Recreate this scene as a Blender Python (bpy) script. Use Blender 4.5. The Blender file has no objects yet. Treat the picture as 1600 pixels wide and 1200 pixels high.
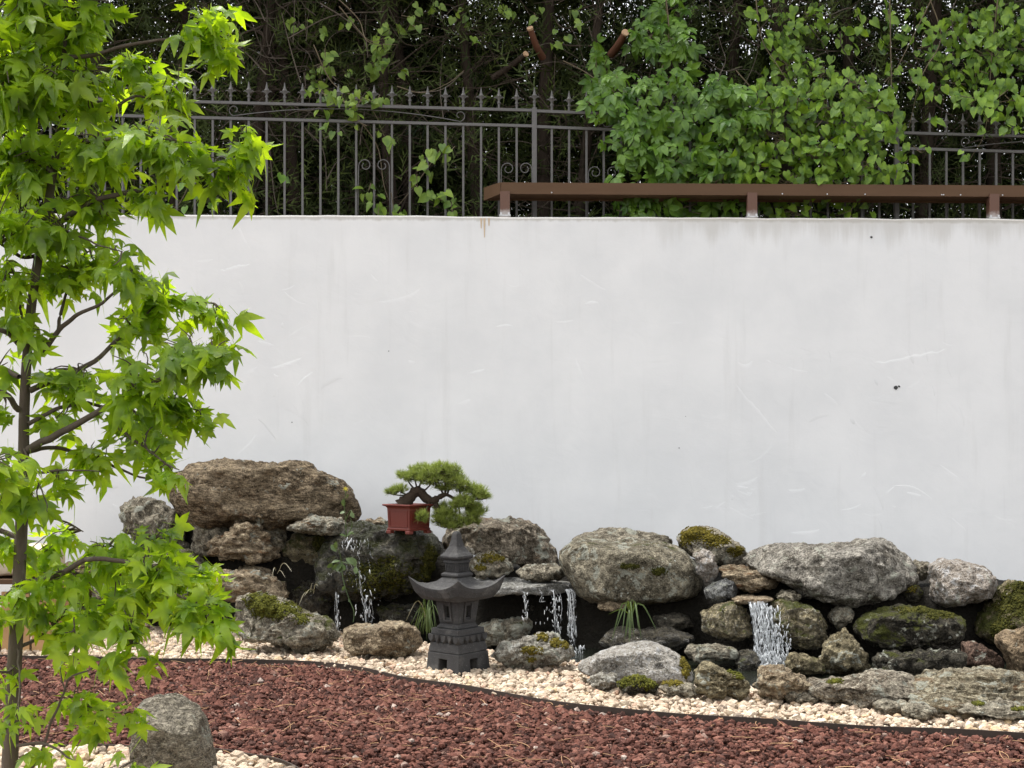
import bpy, bmesh, math, random
import numpy as np
from mathutils import Vector, Matrix
random.seed(7); RNG = np.random.default_rng(11)
sc = bpy.context.scene
COL = sc.collection
R = math.radians

# ------------------------------------------------------------------ camera, sky, sun, exposure
CAM_Z, FPX, HOR = 1.35, 2400.0, 690.0          # camera height, focal length and horizon row for a 1600 px wide frame
cam = bpy.data.cameras.new('camera'); cam.lens = 36 * FPX / 1600; cam.sensor_width = 36
cam.shift_y = (HOR - 600) / 1600; cam.clip_end = 2000
camo = bpy.data.objects.new('camera', cam); COL.objects.link(camo)
camo.location = (0, 0, CAM_Z); camo.rotation_euler = (R(90), 0, 0); sc.camera = camo
SUN_EL, SUN_AZ = 70, -70                        # soft overcast sun, high, from the left
w = bpy.data.worlds.new('World'); sc.world = w; w.use_nodes = True
nt = w.node_tree; bg = nt.nodes['Background']
sky = nt.nodes.new('ShaderNodeTexSky'); sky.sky_type = 'NISHITA'; sky.sun_disc = False
sky.sun_elevation = R(SUN_EL); sky.sun_rotation = R(SUN_AZ); sky.dust_density = 3.0; sky.air_density = 1.0
hs = nt.nodes.new('ShaderNodeHueSaturation'); hs.inputs['Saturation'].default_value = 0.10
nt.links.new(sky.outputs[0], hs.inputs['Color']); nt.links.new(hs.outputs[0], bg.inputs['Color'])
bg.inputs['Strength'].default_value = 0.15
sl = bpy.data.lights.new('sun', 'SUN'); sl.energy = 1.5; sl.angle = R(18); sl.color = (1, 0.97, 0.92)
so = bpy.data.objects.new('sun', sl); COL.objects.link(so)
az = R(SUN_AZ); el = R(SUN_EL)
sd = Vector((math.sin(az) * math.cos(el), math.cos(az) * math.cos(el), math.sin(el)))
so.rotation_euler = sd.to_track_quat('Z', 'Y').to_euler(); so.location = (0, 0, 20)
vs = sc.view_settings; vs.view_transform = 'Standard'; vs.look = 'None'; vs.gamma = 1; vs.exposure = 1.55
sc.cycles.max_bounces = 8; sc.cycles.transparent_max_bounces = 12; sc.cycles.caustics_refractive = False
sc.cycles.caustics_reflective = False

# ------------------------------------------------------------------ helpers
def at(px, py, Y): return np.array([(px - 800) * Y / FPX, Y, CAM_Z - (py - HOR) * Y / FPX])
def gnd(px, py, z=0.0):
    Y = (CAM_Z - z) * FPX / (py - HOR); return at(px, py, Y)
def sm(x): x = np.clip(x, 0, 1); return x * x * (3 - 2 * x)

def _hash(i, j, k, s):
    with np.errstate(over='ignore'):
        h = (i.astype(np.int64) * 374761393 + j.astype(np.int64) * 668265263 + k.astype(np.int64) * 2147483647 + s * 974634777)
        h = (h ^ (h >> 13)) * 1274126177
        h = h ^ (h >> 16)
    return (h & 0xffffff).astype(np.float64) / 0x7fffff - 1.0
def vnoise(P, s=0):
    I = np.floor(P); f = P - I; f = f * f * f * (f * (f * 6 - 15) + 10); I = I.astype(np.int64)
    r = 0
    for a in (0, 1):
        for b in (0, 1):
            for c in (0, 1):
                wgt = (f[:, 0] if a else 1 - f[:, 0]) * (f[:, 1] if b else 1 - f[:, 1]) * (f[:, 2] if c else 1 - f[:, 2])
                r = r + wgt * _hash(I[:, 0] + a, I[:, 1] + b, I[:, 2] + c, s)
    return r
def fbm(P, octv=4, s=0, gain=0.5):
    r = 0; a = 1.0
    for o in range(octv):
        r = r + a * vnoise(P * (2.03 ** o) + 17.3 * o, s + o); a *= gain
    return r

def np_mesh(name, V, F, tint=None, smooth=True):
    V = np.asarray(V, np.float32); F = np.asarray(F, np.int32)
    me = bpy.data.meshes.new(name); k = F.shape[1]; n = len(F)
    me.vertices.add(len(V)); me.vertices.foreach_set('co', V.ravel())
    me.loops.add(n * k); me.loops.foreach_set('vertex_index', F.ravel())
    me.polygons.add(n); me.polygons.foreach_set('loop_start', np.arange(0, n * k, k, dtype=np.int32))
    me.polygons.foreach_set('loop_total', np.full(n, k, np.int32))
    me.polygons.foreach_set('use_smooth', np.full(n, smooth))
    if tint is not None:
        a = me.attributes.new('tint', 'FLOAT', 'POINT'); a.data.foreach_set('value', np.asarray(tint, np.float32))
    me.update(calc_edges=True); me.validate(); return me
def link(name, me, m=None, parent=None, loc=None):
    o = bpy.data.objects.new(name, me); COL.objects.link(o)
    if me is not None and m is not None and len(me.materials) == 0: me.materials.append(m)
    if parent is not None: o.parent = parent
    if loc is not None: o.location = loc
    return o
def tag(o, label=None, cat=None, group=None, kind=None):
    if label: o['label'] = label
    if cat: o['category'] = cat
    if group: o['group'] = group
    if kind: o['kind'] = kind
    return o
def empty(name, loc, label=None, cat=None, group=None):
    o = bpy.data.objects.new(name, None); COL.objects.link(o); o.location = tuple(loc); o.empty_display_size = 0.1
    return tag(o, label, cat, group)

class MB:
    """collects quads and triangles of one part in world space, built relative to the parent's place"""
    def __init__(s): s.V = []; s.F = []; s.n = 0
    def add(s, V, F):
        V = [tuple(v) for v in V]; s.V += V; s.F += [tuple(i + s.n for i in f) for f in F]; s.n += len(V); return s
    def box(s, c, h, M=None, taper=1.0):
        c = Vector(c); vs_ = []
        for z in (-1, 1):
            t = 1 if z < 0 else taper
            for x, y in ((-1, -1), (1, -1), (1, 1), (-1, 1)):
                v = Vector((x * h[0] * t, y * h[1] * t, z * h[2]))
                vs_.append((M @ v if M else v) + c)
        return s.add(vs_, [(3, 2, 1, 0), (4, 5, 6, 7), (0, 1, 5, 4), (1, 2, 6, 5), (2, 3, 7, 6), (3, 0, 4, 7)])
    def tube(s, pts, rad, sides=6, cap=True):
        V, F = tube(pts, rad, sides); s.add(V, F)
        if cap: 
            n = len(pts); b = s.n - n * sides
            s.F.append(tuple(b + i for i in range(sides - 1, -1, -1))); s.F.append(tuple(b + (n - 1) * sides + i for i in range(sides)))
        return s
    def build(s, name, m, parent=None, loc=(0, 0, 0), smooth=False, bevel=0):
        base = Vector(parent.location) if parent else Vector(loc)
        if parent and parent.parent: base = base + Vector(parent.parent.location)
        me = bpy.data.meshes.new(name); me.from_pydata([tuple(Vector(v) - base) for v in s.V], [], s.F)
        if bevel:
            bm = bmesh.new(); bm.from_mesh(me); bmesh.ops.remove_doubles(bm, verts=bm.verts, dist=1e-5)
            bmesh.ops.bevel(bm, geom=[e for e in bm.edges if e.is_manifold and e.calc_face_angle(0) > 0.3], offset=bevel, segments=2, profile=0.5, affect='EDGES', clamp_overlap=True)
            bm.to_mesh(me); bm.free()
        me.polygons.foreach_set('use_smooth', [smooth] * len(me.polygons)); me.update()
        return link(name, me, m, parent, None if parent else loc)
def tube(pts, rad, sides=6):
    P = np.asarray(pts, float); n = len(P); T = np.gradient(P, axis=0); T /= np.linalg.norm(T, axis=1)[:, None] + 1e-9
    rad = np.broadcast_to(np.asarray(rad, float), (n,))
    up = np.array([0.13, 0.31, 0.94]); A = np.cross(T, up); A /= np.linalg.norm(A, axis=1)[:, None] + 1e-9; B = np.cross(T, A)
    a = np.arange(sides) * 2 * math.pi / sides
    V = P[:, None, :] + rad[:, None, None] * (np.cos(a)[None, :, None] * A[:, None, :] + np.sin(a)[None, :, None] * B[:, None, :])
    i = np.arange(n - 1)[:, None] * sides; j = np.arange(sides)[None, :]; k = (j + 1) % sides
    F = np.stack([i + j, i + k, i + sides + k, i + sides + j], -1).reshape(-1, 4)
    return V.reshape(-1, 3), F
def spline(pts, n=24):
    P = np.asarray(pts, float); d = np.r_[0, np.cumsum(np.linalg.norm(np.diff(P, axis=0), axis=1))]
    Q = np.vstack([2 * P[0] - P[1], P, 2 * P[-1] - P[-2]]); out = []
    for t in np.linspace(0, d[-1], n):
        i = min(max(np.searchsorted(d, t, 'right') - 1, 0), len(P) - 2); u = (t - d[i]) / (d[i + 1] - d[i] + 1e-9)
        a, b, c, e = Q[i], Q[i + 1], Q[i + 2], Q[i + 3]
        out.append(0.5 * ((2 * b) + (c - a) * u + (2 * a - 5 * b + 4 * c - e) * u * u + (3 * b - a - 3 * c + e) * u ** 3))
    return np.array(out)
def tubes_mesh(name, items, m, parent, sides=5, tint=None):
    Vs, Fs, n = [], [], 0
    base = np.array(parent.location) if parent else 0
    for p, r in items:
        V, F = tube(p, r, sides); Vs.append(V - base); Fs.append(F + n); n += len(V)
    return link(name, np_mesh(name, np.vstack(Vs), np.vstack(Fs)), m, parent)
def inst(Vb, Fb, M, T, tint=None):
    """many copies of one small mesh as arrays: M (n,3,3), T (n,3)"""
    V = np.einsum('nij,vj->nvi', M, Vb) + T[:, None, :]; nv = len(Vb)
    F = (Fb[None] + (np.arange(len(T)) * nv)[:, None, None]).reshape(-1, Fb.shape[1])
    return V.reshape(-1, 3), F, (None if tint is None else np.repeat(tint, nv))
def rotmats(n, tilt=math.pi):
    """random rotations"""
    q = RNG.normal(size=(n, 4)); q /= np.linalg.norm(q, axis=1)[:, None]; a, b, c, d = q.T
    return np.stack([np.stack([1-2*(c*c+d*d), 2*(b*c-a*d), 2*(b*d+a*c)], -1), np.stack([2*(b*c+a*d), 1-2*(b*b+d*d), 2*(c*d-a*b)], -1), np.stack([2*(b*d-a*c), 2*(c*d+a*b), 1-2*(b*b+c*c)], -1)], 1)
def frame_mats(tip, nor):
    """rotation with local Y = tip, local Z = nor"""
    Y = tip / (np.linalg.norm(tip, axis=1)[:, None] + 1e-9); X = np.cross(Y, nor); X /= np.linalg.norm(X, axis=1)[:, None] + 1e-9
    Z = np.cross(X, Y); return np.stack([X, Y, Z], -1)

# ------------------------------------------------------------------ materials
class G:
    def __init__(s, name):
        s.m = bpy.data.materials.new(name); s.m.use_nodes = True; s.t = s.m.node_tree; s.t.nodes.clear()
        s.out = s.t.nodes.new('ShaderNodeOutputMaterial')
    def put(s, sock, v):
        if isinstance(v, bpy.types.NodeSocket): s.t.links.new(v, sock)
        elif v is not None:
            if hasattr(sock.default_value, '__len__') and not hasattr(v, '__len__'): v = (v,) * len(sock.default_value)
            if hasattr(sock.default_value, '__len__') and len(sock.default_value) == 4 and len(v) == 3: v = (*v, 1)
            sock.default_value = v
    def n(s, typ, out=0, props=None, **kw):
        d = s.t.nodes.new('ShaderNode' + typ)
        for k, v in (props or {}).items(): setattr(d, k, v)
        for k, v in kw.items():
            key = int(k[1:]) if k[0] == '_' and k[1:].isdigit() else k.replace('_', ' ')
            s.put(d.inputs[key], v)
        return d.outputs[out]
    def coord(s, which='Object'): return s.n('TexCoord', which)
    def noise(s, vec, scale, detail=6, rough=0.6, dist=0.0): return s.n('TexNoise', 0, Vector=vec, Scale=scale, Detail=detail, Roughness=rough, Distortion=dist)
    def vor(s, vec, scale, feature='F1', out=0): return s.n('TexVoronoi', out, {'feature': feature}, Vector=vec, Scale=scale)
    def map(s, vec, scale=(1, 1, 1), rot=(0, 0, 0), loc=(0, 0, 0)): return s.n('Mapping', 0, None, Vector=vec, Scale=scale, Rotation=rot, Location=loc)
    def ramp(s, fac, a, b, c0=0.0, c1=1.0): return s.n('MapRange', 0, {'interpolation_type': 'SMOOTHSTEP'}, Value=fac, From_Min=a, From_Max=b, To_Min=c0, To_Max=c1)
    def math(s, op, a, b=None): return s.n('Math', 0, {'operation': op}, _0=a, _1=b)
    def mix(s, f, a, b, mode='MIX'):
        d = s.t.nodes.new('ShaderNodeMix'); d.data_type = 'RGBA'; d.blend_type = mode; d.clamp_factor = True
        s.put(d.inputs[0], f); s.put(d.inputs[6], a); s.put(d.inputs[7], b); return d.outputs[2]
    def bump(s, h, strength=0.5, dist=0.01, normal=None): return s.n('Bump', 0, None, Height=h, Strength=strength, Distance=dist, Normal=normal)
    def bsdf(s, color, rough=0.8, normal=None, spec=0.3, **kw):
        p = s.n('BsdfPrincipled', 0, None, Base_Color=color, Roughness=rough, Normal=normal, **kw)
        p.node.inputs['Specular IOR Level'].default_value = spec
        s.t.links.new(p, s.out.inputs[0]); return p
    def up(s): return s.n('SeparateXYZ', 2, None, Vector=s.n('NewGeometry', 'Normal'))

def simple(name, col, rough=0.6, var=0.15, scale=20, bump=0.2, dist=0.003, spec=0.3, metal=0.0):
    g = G(name); v = g.coord(); f = g.noise(v, scale)
    c = g.mix(f, tuple(x * (1 - var) for x in col), tuple(min(1, x * (1 + var)) for x in col))
    g.bsdf(c, rough, g.bump(g.noise(v, scale * 3), bump, dist), spec, Metallic=metal); return g.m

_rockn = [0]
def rock_mat(a, b, lichen=0.2, moss=0.0, rust=0.0, wet=0.0, streak=0.0, mosscol=(0.060, 0.065, 0.012), sc_=1.0):
    _rockn[0] += 1
    g = G('rock_%d' % _rockn[0]); off = (random.uniform(-50, 50), random.uniform(-50, 50), random.uniform(-50, 50))
    v0 = g.map(g.coord(), (1, 1, 1), (0, 0, 0), off)
    ang = (random.uniform(-.3, .3), random.uniform(-.35, .35), 0)
    v = g.map(v0, (1, 1, 1 + 3.5 * streak), ang)
    big = g.ramp(g.noise(v, 4.5 * sc_, 8, 0.65, 0.6), 0.38, 0.62)
    c = g.mix(big, a, b)
    mid = g.noise(v, 22 * sc_, 8, 0.7)
    c = g.mix(g.ramp(mid, 0.50, 0.66, 0, 0.85), c, tuple(min(.75, x * 2.15) for x in b))
    c = g.mix(g.ramp(mid, 0.50, 0.33, 0, 0.9), c, tuple(x * 0.20 for x in a))
    grain = g.noise(v0, 95 * sc_, 3, 0.7)
    c = g.mix(g.ramp(grain, 0.55, 0.66, 0, 0.55), c, tuple(min(.8, x * 2.2) for x in b))
    c = g.mix(g.ramp(grain, 0.46, 0.34, 0, 0.8), c, tuple(x * 0.22 for x in a))
    if rust > 0:
        rn = g.noise(v, 5.5, 7, 0.7, 1.0)
        c = g.mix(g.ramp(rn, 0.62 - 0.2 * rust, 0.72 - 0.12 * rust, 0, 0.8), c, (0.20, 0.085, 0.025))
    if lichen > 0:
        ln = g.noise(v0, 9.0, 8, 0.72, 0.5)
        lm = g.ramp(ln, 0.63 - 0.16 * lichen, 0.66 - 0.15 * lichen, 0, 0.85)
        c = g.mix(lm, c, g.mix(grain, (0.30, 0.31, 0.24), (0.56, 0.56, 0.48)))
        ln2 = g.vor(v0, 21.0); c = g.mix(g.math('MULTIPLY', g.ramp(ln2, 0.20, 0.16, 0, 0.8), g.ramp(g.noise(v0, 3.0), 0.62 - 0.2 * lichen, 0.7 - 0.2 * lichen)), c, (0.50, 0.51, 0.44))
    mm = None
    if moss > 0:
        mn = g.noise(v0, 5.0, 9, 0.75, 0.4)
        mm = g.ramp(g.math('ADD', mn, g.math('MULTIPLY', g.up(), 0.10)), 0.66 - 0.26 * moss, 0.76 - 0.26 * moss)
        mc = g.mix(g.noise(v0, 60, 4, 0.7), tuple(x * 0.35 for x in mosscol), tuple(x * 2.0 for x in mosscol))
        c = g.mix(mm, c, mc)
    h = g.math('ADD', g.math('MULTIPLY', mid, 0.9), g.math('MULTIPLY', grain, 0.45))
    h = g.math('ADD', h, g.math('MULTIPLY', g.noise(v0, 260, 2, 0.6), 0.12))
    nb = g.bump(h, 1.0, 0.085)
    rough = 0.88
    if wet > 0:
        rough = g.ramp(g.noise(v0, 12), 0.35, 0.65, 0.12, 0.5)
    g.bsdf(c, rough, nb, 0.5 if wet > 0 else 0.2); return g.m
# ------------------------------------------------------------------ ground, wall, bank
def wallY(X): return 11.9 + 0.035 * X
WALL_TOP = CAM_Z + (HOR - 338) * 11.9 / FPX
g = G('soil'); v = g.coord(); f = g.noise(v, 12, 8, 0.7)
g.bsdf(g.mix(f, (0.035, 0.026, 0.018), (0.09, 0.065, 0.045)), 0.95, g.bump(g.noise(v, 50, 6), 0.8, 0.02), 0.1); M_SOIL = g.m
g = G('hollow_shade_soil'); v = g.coord(); f = g.noise(v, 14, 8, 0.7)
g.bsdf(g.mix(f, (0.006, 0.005, 0.004), (0.020, 0.017, 0.011)), 0.8, g.bump(g.noise(v, 40, 6), 1.0, 0.03), 0.2); M_SHADE_SOIL = g.m  # soil blackened so the hollows between the rocks look shaded
ground = link('ground', np_mesh('ground', [(-300, -300, -0.03), (300, -300, -0.03), (300, 300, -0.03), (-300, 300, -0.03)], [(0, 1, 2, 3)]), M_SOIL)
tag(ground, kind='structure')

# raised ground behind the wall, a sheet of dead needles and soil
xs = np.linspace(-9, 9, 120); ys = np.linspace(0.2, 14, 90)
XX, YY = np.meshgrid(xs, ys); PY = 11.9 + 0.035 * XX + YY
ZZ = WALL_TOP - 0.12 + 0.06 * fbm(np.stack([XX, PY, XX * 0], -1).reshape(-1, 3) * 2.2, 4).reshape(XX.shape) + 0.22 * sm((YY - 0.3) / 1.6)
i = np.arange(89)[:, None] * 120 + np.arange(119)[None]; F = np.stack([i, i + 1, i + 121, i + 120], -1).reshape(-1, 4)
g = G('needle_duff'); v = g.coord(); f = g.noise(v, 25, 8, 0.75)
g.bsdf(g.mix(f, (0.02, 0.013, 0.009), (0.085, 0.05, 0.03)), 0.95, g.bump(g.noise(g.map(v, (1, 4, 1)), 60, 6), 1.0, 0.03), 0.1)
tag(link('terrain', np_mesh('terrain', np.stack([XX, PY, ZZ], -1).reshape(-1, 3), F), g.m), kind='structure')

# plaster wall
g = G('white_plaster'); v = g.coord()
sx = g.n('SeparateXYZ', 0, None, Vector=v); sz = g.n('SeparateXYZ', 2, None, Vector=v)
broad = g.noise(v, 1.3, 6, 0.6)
c = g.mix(g.ramp(broad, 0.3, 0.7), (0.755, 0.76, 0.76), (0.835, 0.835, 0.83))
c = g.mix(g.ramp(g.noise(g.map(v, (9, 9, 0.7)), 1.2, 5, 0.6), 0.55, 0.75, 0, 0.22), c, (0.62, 0.615, 0.60))
# water stains below the coping, longer to the right of the wall
drip = g.noise(g.map(v, (5.5, 1, 0.45)), 1.0, 6, 0.65)
depth = g.math('SUBTRACT', WALL_TOP, sz)
amt = g.math('MULTIPLY', g.ramp(sx, 0.7, 1.6, 0.10, 1.0), g.ramp(g.math('SUBTRACT', depth, g.math('MULTIPLY', drip, 0.62)), -0.10, -0.30))
c = g.mix(g.math('MULTIPLY', amt, 0.55), c, (0.52, 0.50, 0.46))
c = g.mix(g.ramp(g.math('SUBTRACT', depth, g.math('MULTIPLY', g.noise(g.map(v, (14, 1, 2)), 1.0), 0.05)), 0.02, -0.005, 0, 0.6), c, (0.45, 0.42, 0.37))
c = g.mix(g.math('MULTIPLY', g.ramp(g.vor(v, 4.2), 0.018, 0.012), g.ramp(g.noise(v, 1.7), 0.55, 0.6)), c, (0.1, 0.1, 0.1))
# low splash dirt
tro = g.noise(g.map(v, (1, 1, 1.25)), 3.4, 6, 0.55, 1.6)
h = g.math('ADD', g.math('MULTIPLY', tro, 0.36), g.math('MULTIPLY', g.noise(v, 55, 5, 0.6), 0.05))
h = g.math('ADD', h, g.math('MULTIPLY', g.noise(g.map(v, (2, 1, 30)), 6, 3), 0.03))
g.bsdf(c, 0.85, g.bump(h, 0.5, 0.012), 0.25); M_WALL = g.m
wall = empty('plaster_wall', (0, 11.9, 0), 'tall white plastered garden wall behind the rockery', 'wall')
mb = MB(); n = 160; xs = np.linspace(-9, 9, n); tk = 0.26
top = WALL_TOP + 0.004 * vnoise(np.stack([xs * 3, xs * 0, xs * 0], -1)) + 0.002 * vnoise(np.stack([xs * 14, xs * 0, xs * 0], -1))
V = []
for x, t in zip(xs, top):
    y = wallY(x); V += [(x, y, -0.3), (x, y, t - 0.012), (x, y + 0.010, t), (x, y + tk, t), (x, y + tk, -0.3)]
F = []
for i in range(n - 1):
    for j in range(4): a = i * 5 + j; F.append((a, a + 5, a + 6, a + 1))
mb.add(V, F); mb.build('plaster_face', M_WALL, wall, smooth=False)
# raised trowel ridges
Vs, Fs, nn = [], [], 0
def ridge(P, wd, h):
    global nn
    P = np.asarray(P); k = len(P); T = np.gradient(P, axis=0); T /= np.linalg.norm(T, axis=1)[:, None] + 1e-9
    N = np.stack([-T[:, 1], T[:, 0]], -1); e = np.sin(np.linspace(0, math.pi, k)) ** 0.6
    A = P + N * wd * 0.25 * e[:, None]; B = P - N * wd * e[:, None]
    def p3(q, d): return np.stack([q[:, 0], wallY(q[:, 0]) - d, q[:, 1]], -1)
    V = np.concatenate([p3(A, -0.001), p3(P, h * e), p3(B, -0.001)])
    i = np.arange(k - 1); F = np.concatenate([np.stack([i, i + 1, i + 1 + k, i + k], -1), np.stack([i + k, i + 1 + k, i + 1 + 2 * k, i + 2 * k], -1)])
    Vs.append(V - np.array([0, 11.9, 0])); Fs.append(F + nn); nn += len(V)
for q in range(180):
    if q % 12 == 0: ccx, ccz, cca, csp = RNG.uniform(-4.6, 4.9), 3.0 - 2.4 * RNG.beta(1.5, 1.2), RNG.choice([RNG.normal(0, .3), RNG.normal(1.57, .25), RNG.uniform(-1.5, 1.5)]), RNG.uniform(.12, .55)
    x = ccx + RNG.normal(0, csp * 1.3); z = ccz + RNG.normal(0, csp * .6); L = RNG.gamma(2.2, .06) + .03 * (1.6 if RNG.random() < .12 else 1)
    a = cca + RNG.normal(0, .35) + (1.57 if RNG.random() < .2 else 0); cv = RNG.normal(0, 1.5)
    k = 12; s = np.linspace(0, 1, k); ang = a + cv * (s - .5) * RNG.choice([.3, .5, 1.0]) + RNG.normal(0, .12, k).cumsum() * .5
    P = np.stack([x + np.cumsum(np.cos(ang)) * L / k, z + np.cumsum(np.sin(ang)) * L / k], -1)
    if P[:, 1].max() > 3.06: continue
    ridge(P, RNG.uniform(0.018, 0.055), min(.0014, RNG.gamma(2.0, .00036)))
for x0, z0, x1, z1 in ((372, 350, 395, 395), (347, 425, 395, 413), (1150, 598, 1220, 680), (1370, 567, 1490, 545), (435, 605, 437, 680), (900, 560, 915, 600)):
    a = at(x0, z0, 11.9); b = at(x1, z1, 11.9); s = np.linspace(0, 1, 14)[:, None]
    P = np.array([a[0], a[2]]) * (1 - s) + np.array([b[0], b[2]]) * s; P[:, 1] += RNG.normal(0, .006, 14)
    ridge(P, 0.034, 0.0015)
tag(link('trowel_ridges', np_mesh('trowel_ridges', np.vstack(Vs), np.vstack(Fs)), M_WALL, wall), kind='stuff')
# rust runs and dark spots on the wall, thin films
mb = MB()
for px, L in ((752, 16), (757, 30), (764, 12), (373, 6)):
    a = at(px, 341, 11.9); y = wallY(a[0]) - 0.003
    mb.add([(a[0] - .008, y, a[2]), (a[0] + .008, y, a[2]), (a[0] + .003, y, a[2] - L * .005), (a[0] - .003, y, a[2] - L * .005)], [(3, 2, 1, 0)])
mb.build('rust_run', simple('rust_stain', (0.60, 0.47, 0.33), 0.9), wall)
mb = MB()
for px, py, r in ((1405, 605, 4), (1410, 603, 2), (1366, 368, 2.2), (458, 660, 1.0), (1062, 700, 1.0), (608, 549, .9)):
    a = at(px, py, 11.9); y = wallY(a[0]) - 0.004; k = 9
    mb.add([(a[0] + r * .005 * math.cos(t) * random.uniform(.6, 1.3), y, a[2] + r * .004 * math.sin(t)) for t in np.linspace(0, 6.283, k, endpoint=False)], [tuple(range(k))])
mb.build('dark_spot', simple('spot', (0.06, 0.06, 0.06), 0.9), wall)

# ------------------------------------------------------------------ edging strips and gravel beds
EDGE_PX = [(75, 1025), (200, 1027), (350, 1030), (480, 1032), (560, 1042), (640, 1058), (720, 1070), (800, 1083), (900, 1100), (1000, 1109), (1150, 1120), (1300, 1130), (1450, 1137), (1600, 1145)]
ZE = 0.04
E = np.array([gnd(a, b, ZE)[:2] for a, b in EDGE_PX]); E = np.vstack([[(-5.6, 9.75), (-4.2, 9.72)], E, [(3.3, 6.62), (4.6, 6.0)]])
def edgeY(X): return np.interp(X, E[:, 0], E[:, 1])
NEAR_PX = [(60, 1164), (140, 1162), (210, 1166), (335, 1170), (400, 1178), (440, 1188), (475, 1203), (500, 1225), (512, 1262)]
NE = np.array([gnd(a, b, ZE)[:2] for a, b in NEAR_PX]); NE = np.vstack([[(-3.8, 6.75)], NE, [(-0.60, 5.2), (-0.58, 4.4)]])
def edging(name, P, label):
    P = spline(np.c_[P, P[:, :1] * 0], 110)[:, :2]; T = np.gradient(P, axis=0); T /= np.linalg.norm(T, axis=1)[:, None]; N = np.stack([-T[:, 1], T[:, 0]], -1) * 0.004
    k = len(P); z1 = ZE + 0.003 * np.sin(np.arange(k) * .7); V = []
    for p, nrm, z in zip(P, N, z1):
        V += [(*(p - nrm), -0.03), (*(p + nrm), -0.03), (*(p + nrm), z), (*(p - nrm), z)]
    F = []
    for i in range(k - 1):
        for j in range(4): a = i * 4 + j; b = i * 4 + (j + 1) % 4; F.append((a, b, b + 4, a + 4))
    F += [(3, 2, 1, 0), tuple(4 * (k - 1) + j for j in range(4))]
    mb = MB(); mb.add(V, F); c = P[k // 2]
    return tag(mb.build(name, M_EDGE, None, (c[0], c[1], 0)), label, 'edging')
M_EDGE = simple('edging_steel', (0.040, 0.028, 0.022), 0.6, 0.4, 9, 0.2)
edging('garden_edging', E, 'long thin dark edging strip curving between red gravel and pale gravel')
edging('garden_edging', NE, 'short curved dark edging strip beside the standing stone in the foreground')

def octa(sub=1, s=0):
    V = [(1,0,0),(-1,0,0),(0,1,0),(0,-1,0),(0,0,1),(0,0,-1)]; F = [(0,2,4),(2,1,4),(1,3,4),(3,0,4),(2,0,5),(1,2,5),(3,1,5),(0,3,5)]
    for _ in range(sub):
        nf = []; cache = {}
        def midp(a, b):
            key = (min(a, b), max(a, b))
            if key not in cache:
                m = np.array(V[a]) + np.array(V[b]); V.append(tuple(m / np.linalg.norm(m))); cache[key] = len(V) - 1
            return cache[key]
        for a, b, c in F:
            x, y, z = midp(a, b), midp(b, c), midp(c, a); nf += [(a, x, z), (x, b, y), (z, y, c), (x, y, z)]
        F = nf
    return np.array(V, float), np.array(F)
def ico():
    bm = bmesh.new(); bmesh.ops.create_icosphere(bm, subdivisions=1, radius=1)
    V = np.array([v.co[:] for v in bm.verts]); F = np.array([[v.index for v in f.verts] for f in bm.faces]); bm.free(); return V, F
def stones(pts, size, base, flat, chip, rough):
    """gravel: every stone its own shape drawn from a set of irregular variants"""
    Vb, Fb = base; Vs, Fs, Ts, n = [], [], [], 0; kinds = RNG.integers(0, 16, len(pts))
    for k in range(16):
        sel = np.where(kinds == k)[0]
        if not len(sel): continue
        v = Vb * (1 + rough * vnoise(Vb * 1.7 + k * 9.1)[:, None]) 
        for _ in range(3):
            nv = RNG.normal(size=3); nv /= np.linalg.norm(nv); d = v @ nv - chip; v = v - np.clip(d, 0, None)[:, None] * nv
        v = v * np.array([1.15, 0.9, flat])
        m = len(sel); yaw = RNG.uniform(0, 6.283, m); tl = RNG.normal(0, .35, m); cy, sy, ct, st = np.cos(yaw), np.sin(yaw), np.cos(tl), np.sin(tl); o = np.zeros(m); l = np.ones(m)
        Mz = np.stack([np.stack([cy, -sy, o], -1), np.stack([sy, cy, o], -1), np.stack([o, o, l], -1)], 1)
        Mx = np.stack([np.stack([l, o, o], -1), np.stack([o, ct, -st], -1), np.stack([o, st, ct], -1)], 1)
        M = np.einsum('nij,njk->nik', Mz, Mx) * size[sel][:, None, None]
        a, b, c = inst(v, Fb, M, pts[sel], RNG.random(m)); Vs.append(a); Fs.append(b + n); Ts.append(c); n += len(a)
    return np.vstack(Vs), np.vstack(Fs), np.concatenate(Ts)
def gravel_mat(name, stops, rough, bumpd, spk):
    g = G(name); t = g.n('Attribute', 2, {'attribute_name': 'tint'}); v = g.coord()
    cr = g.t.nodes.new('ShaderNodeValToRGB'); g.t.links.new(t, cr.inputs[0]); e = cr.color_ramp.elements
    while len(e) < len(stops): e.new(0.5)
    for q, (p, c) in zip(e, stops): q.position = p; q.color = (*c, 1)
    nn_ = g.noise(v, 90, 5, 0.7)
    c = g.mix(g.ramp(nn_, 0.35, 0.65, 0, spk), cr.outputs[0], tuple(x * 0.45 for x in stops[len(stops) // 2][1]))
    g.bsdf(c, rough, g.bump(g.noise(v, 160, 4), 0.8, bumpd), 0.25); return g.m
M_WHITE = gravel_mat('cream_gravel', [(0, (0.13, 0.10, 0.08)), (0.05, (0.40, 0.31, 0.23)), (0.3, (0.50, 0.39, 0.285)), (0.6, (0.60, 0.49, 0.365)), (0.8, (0.70, 0.61, 0.48)), (0.92, (0.45, 0.28, 0.20)), (1, (0.56, 0.42, 0.24))], 0.85, 0.010, 0.5)
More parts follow.
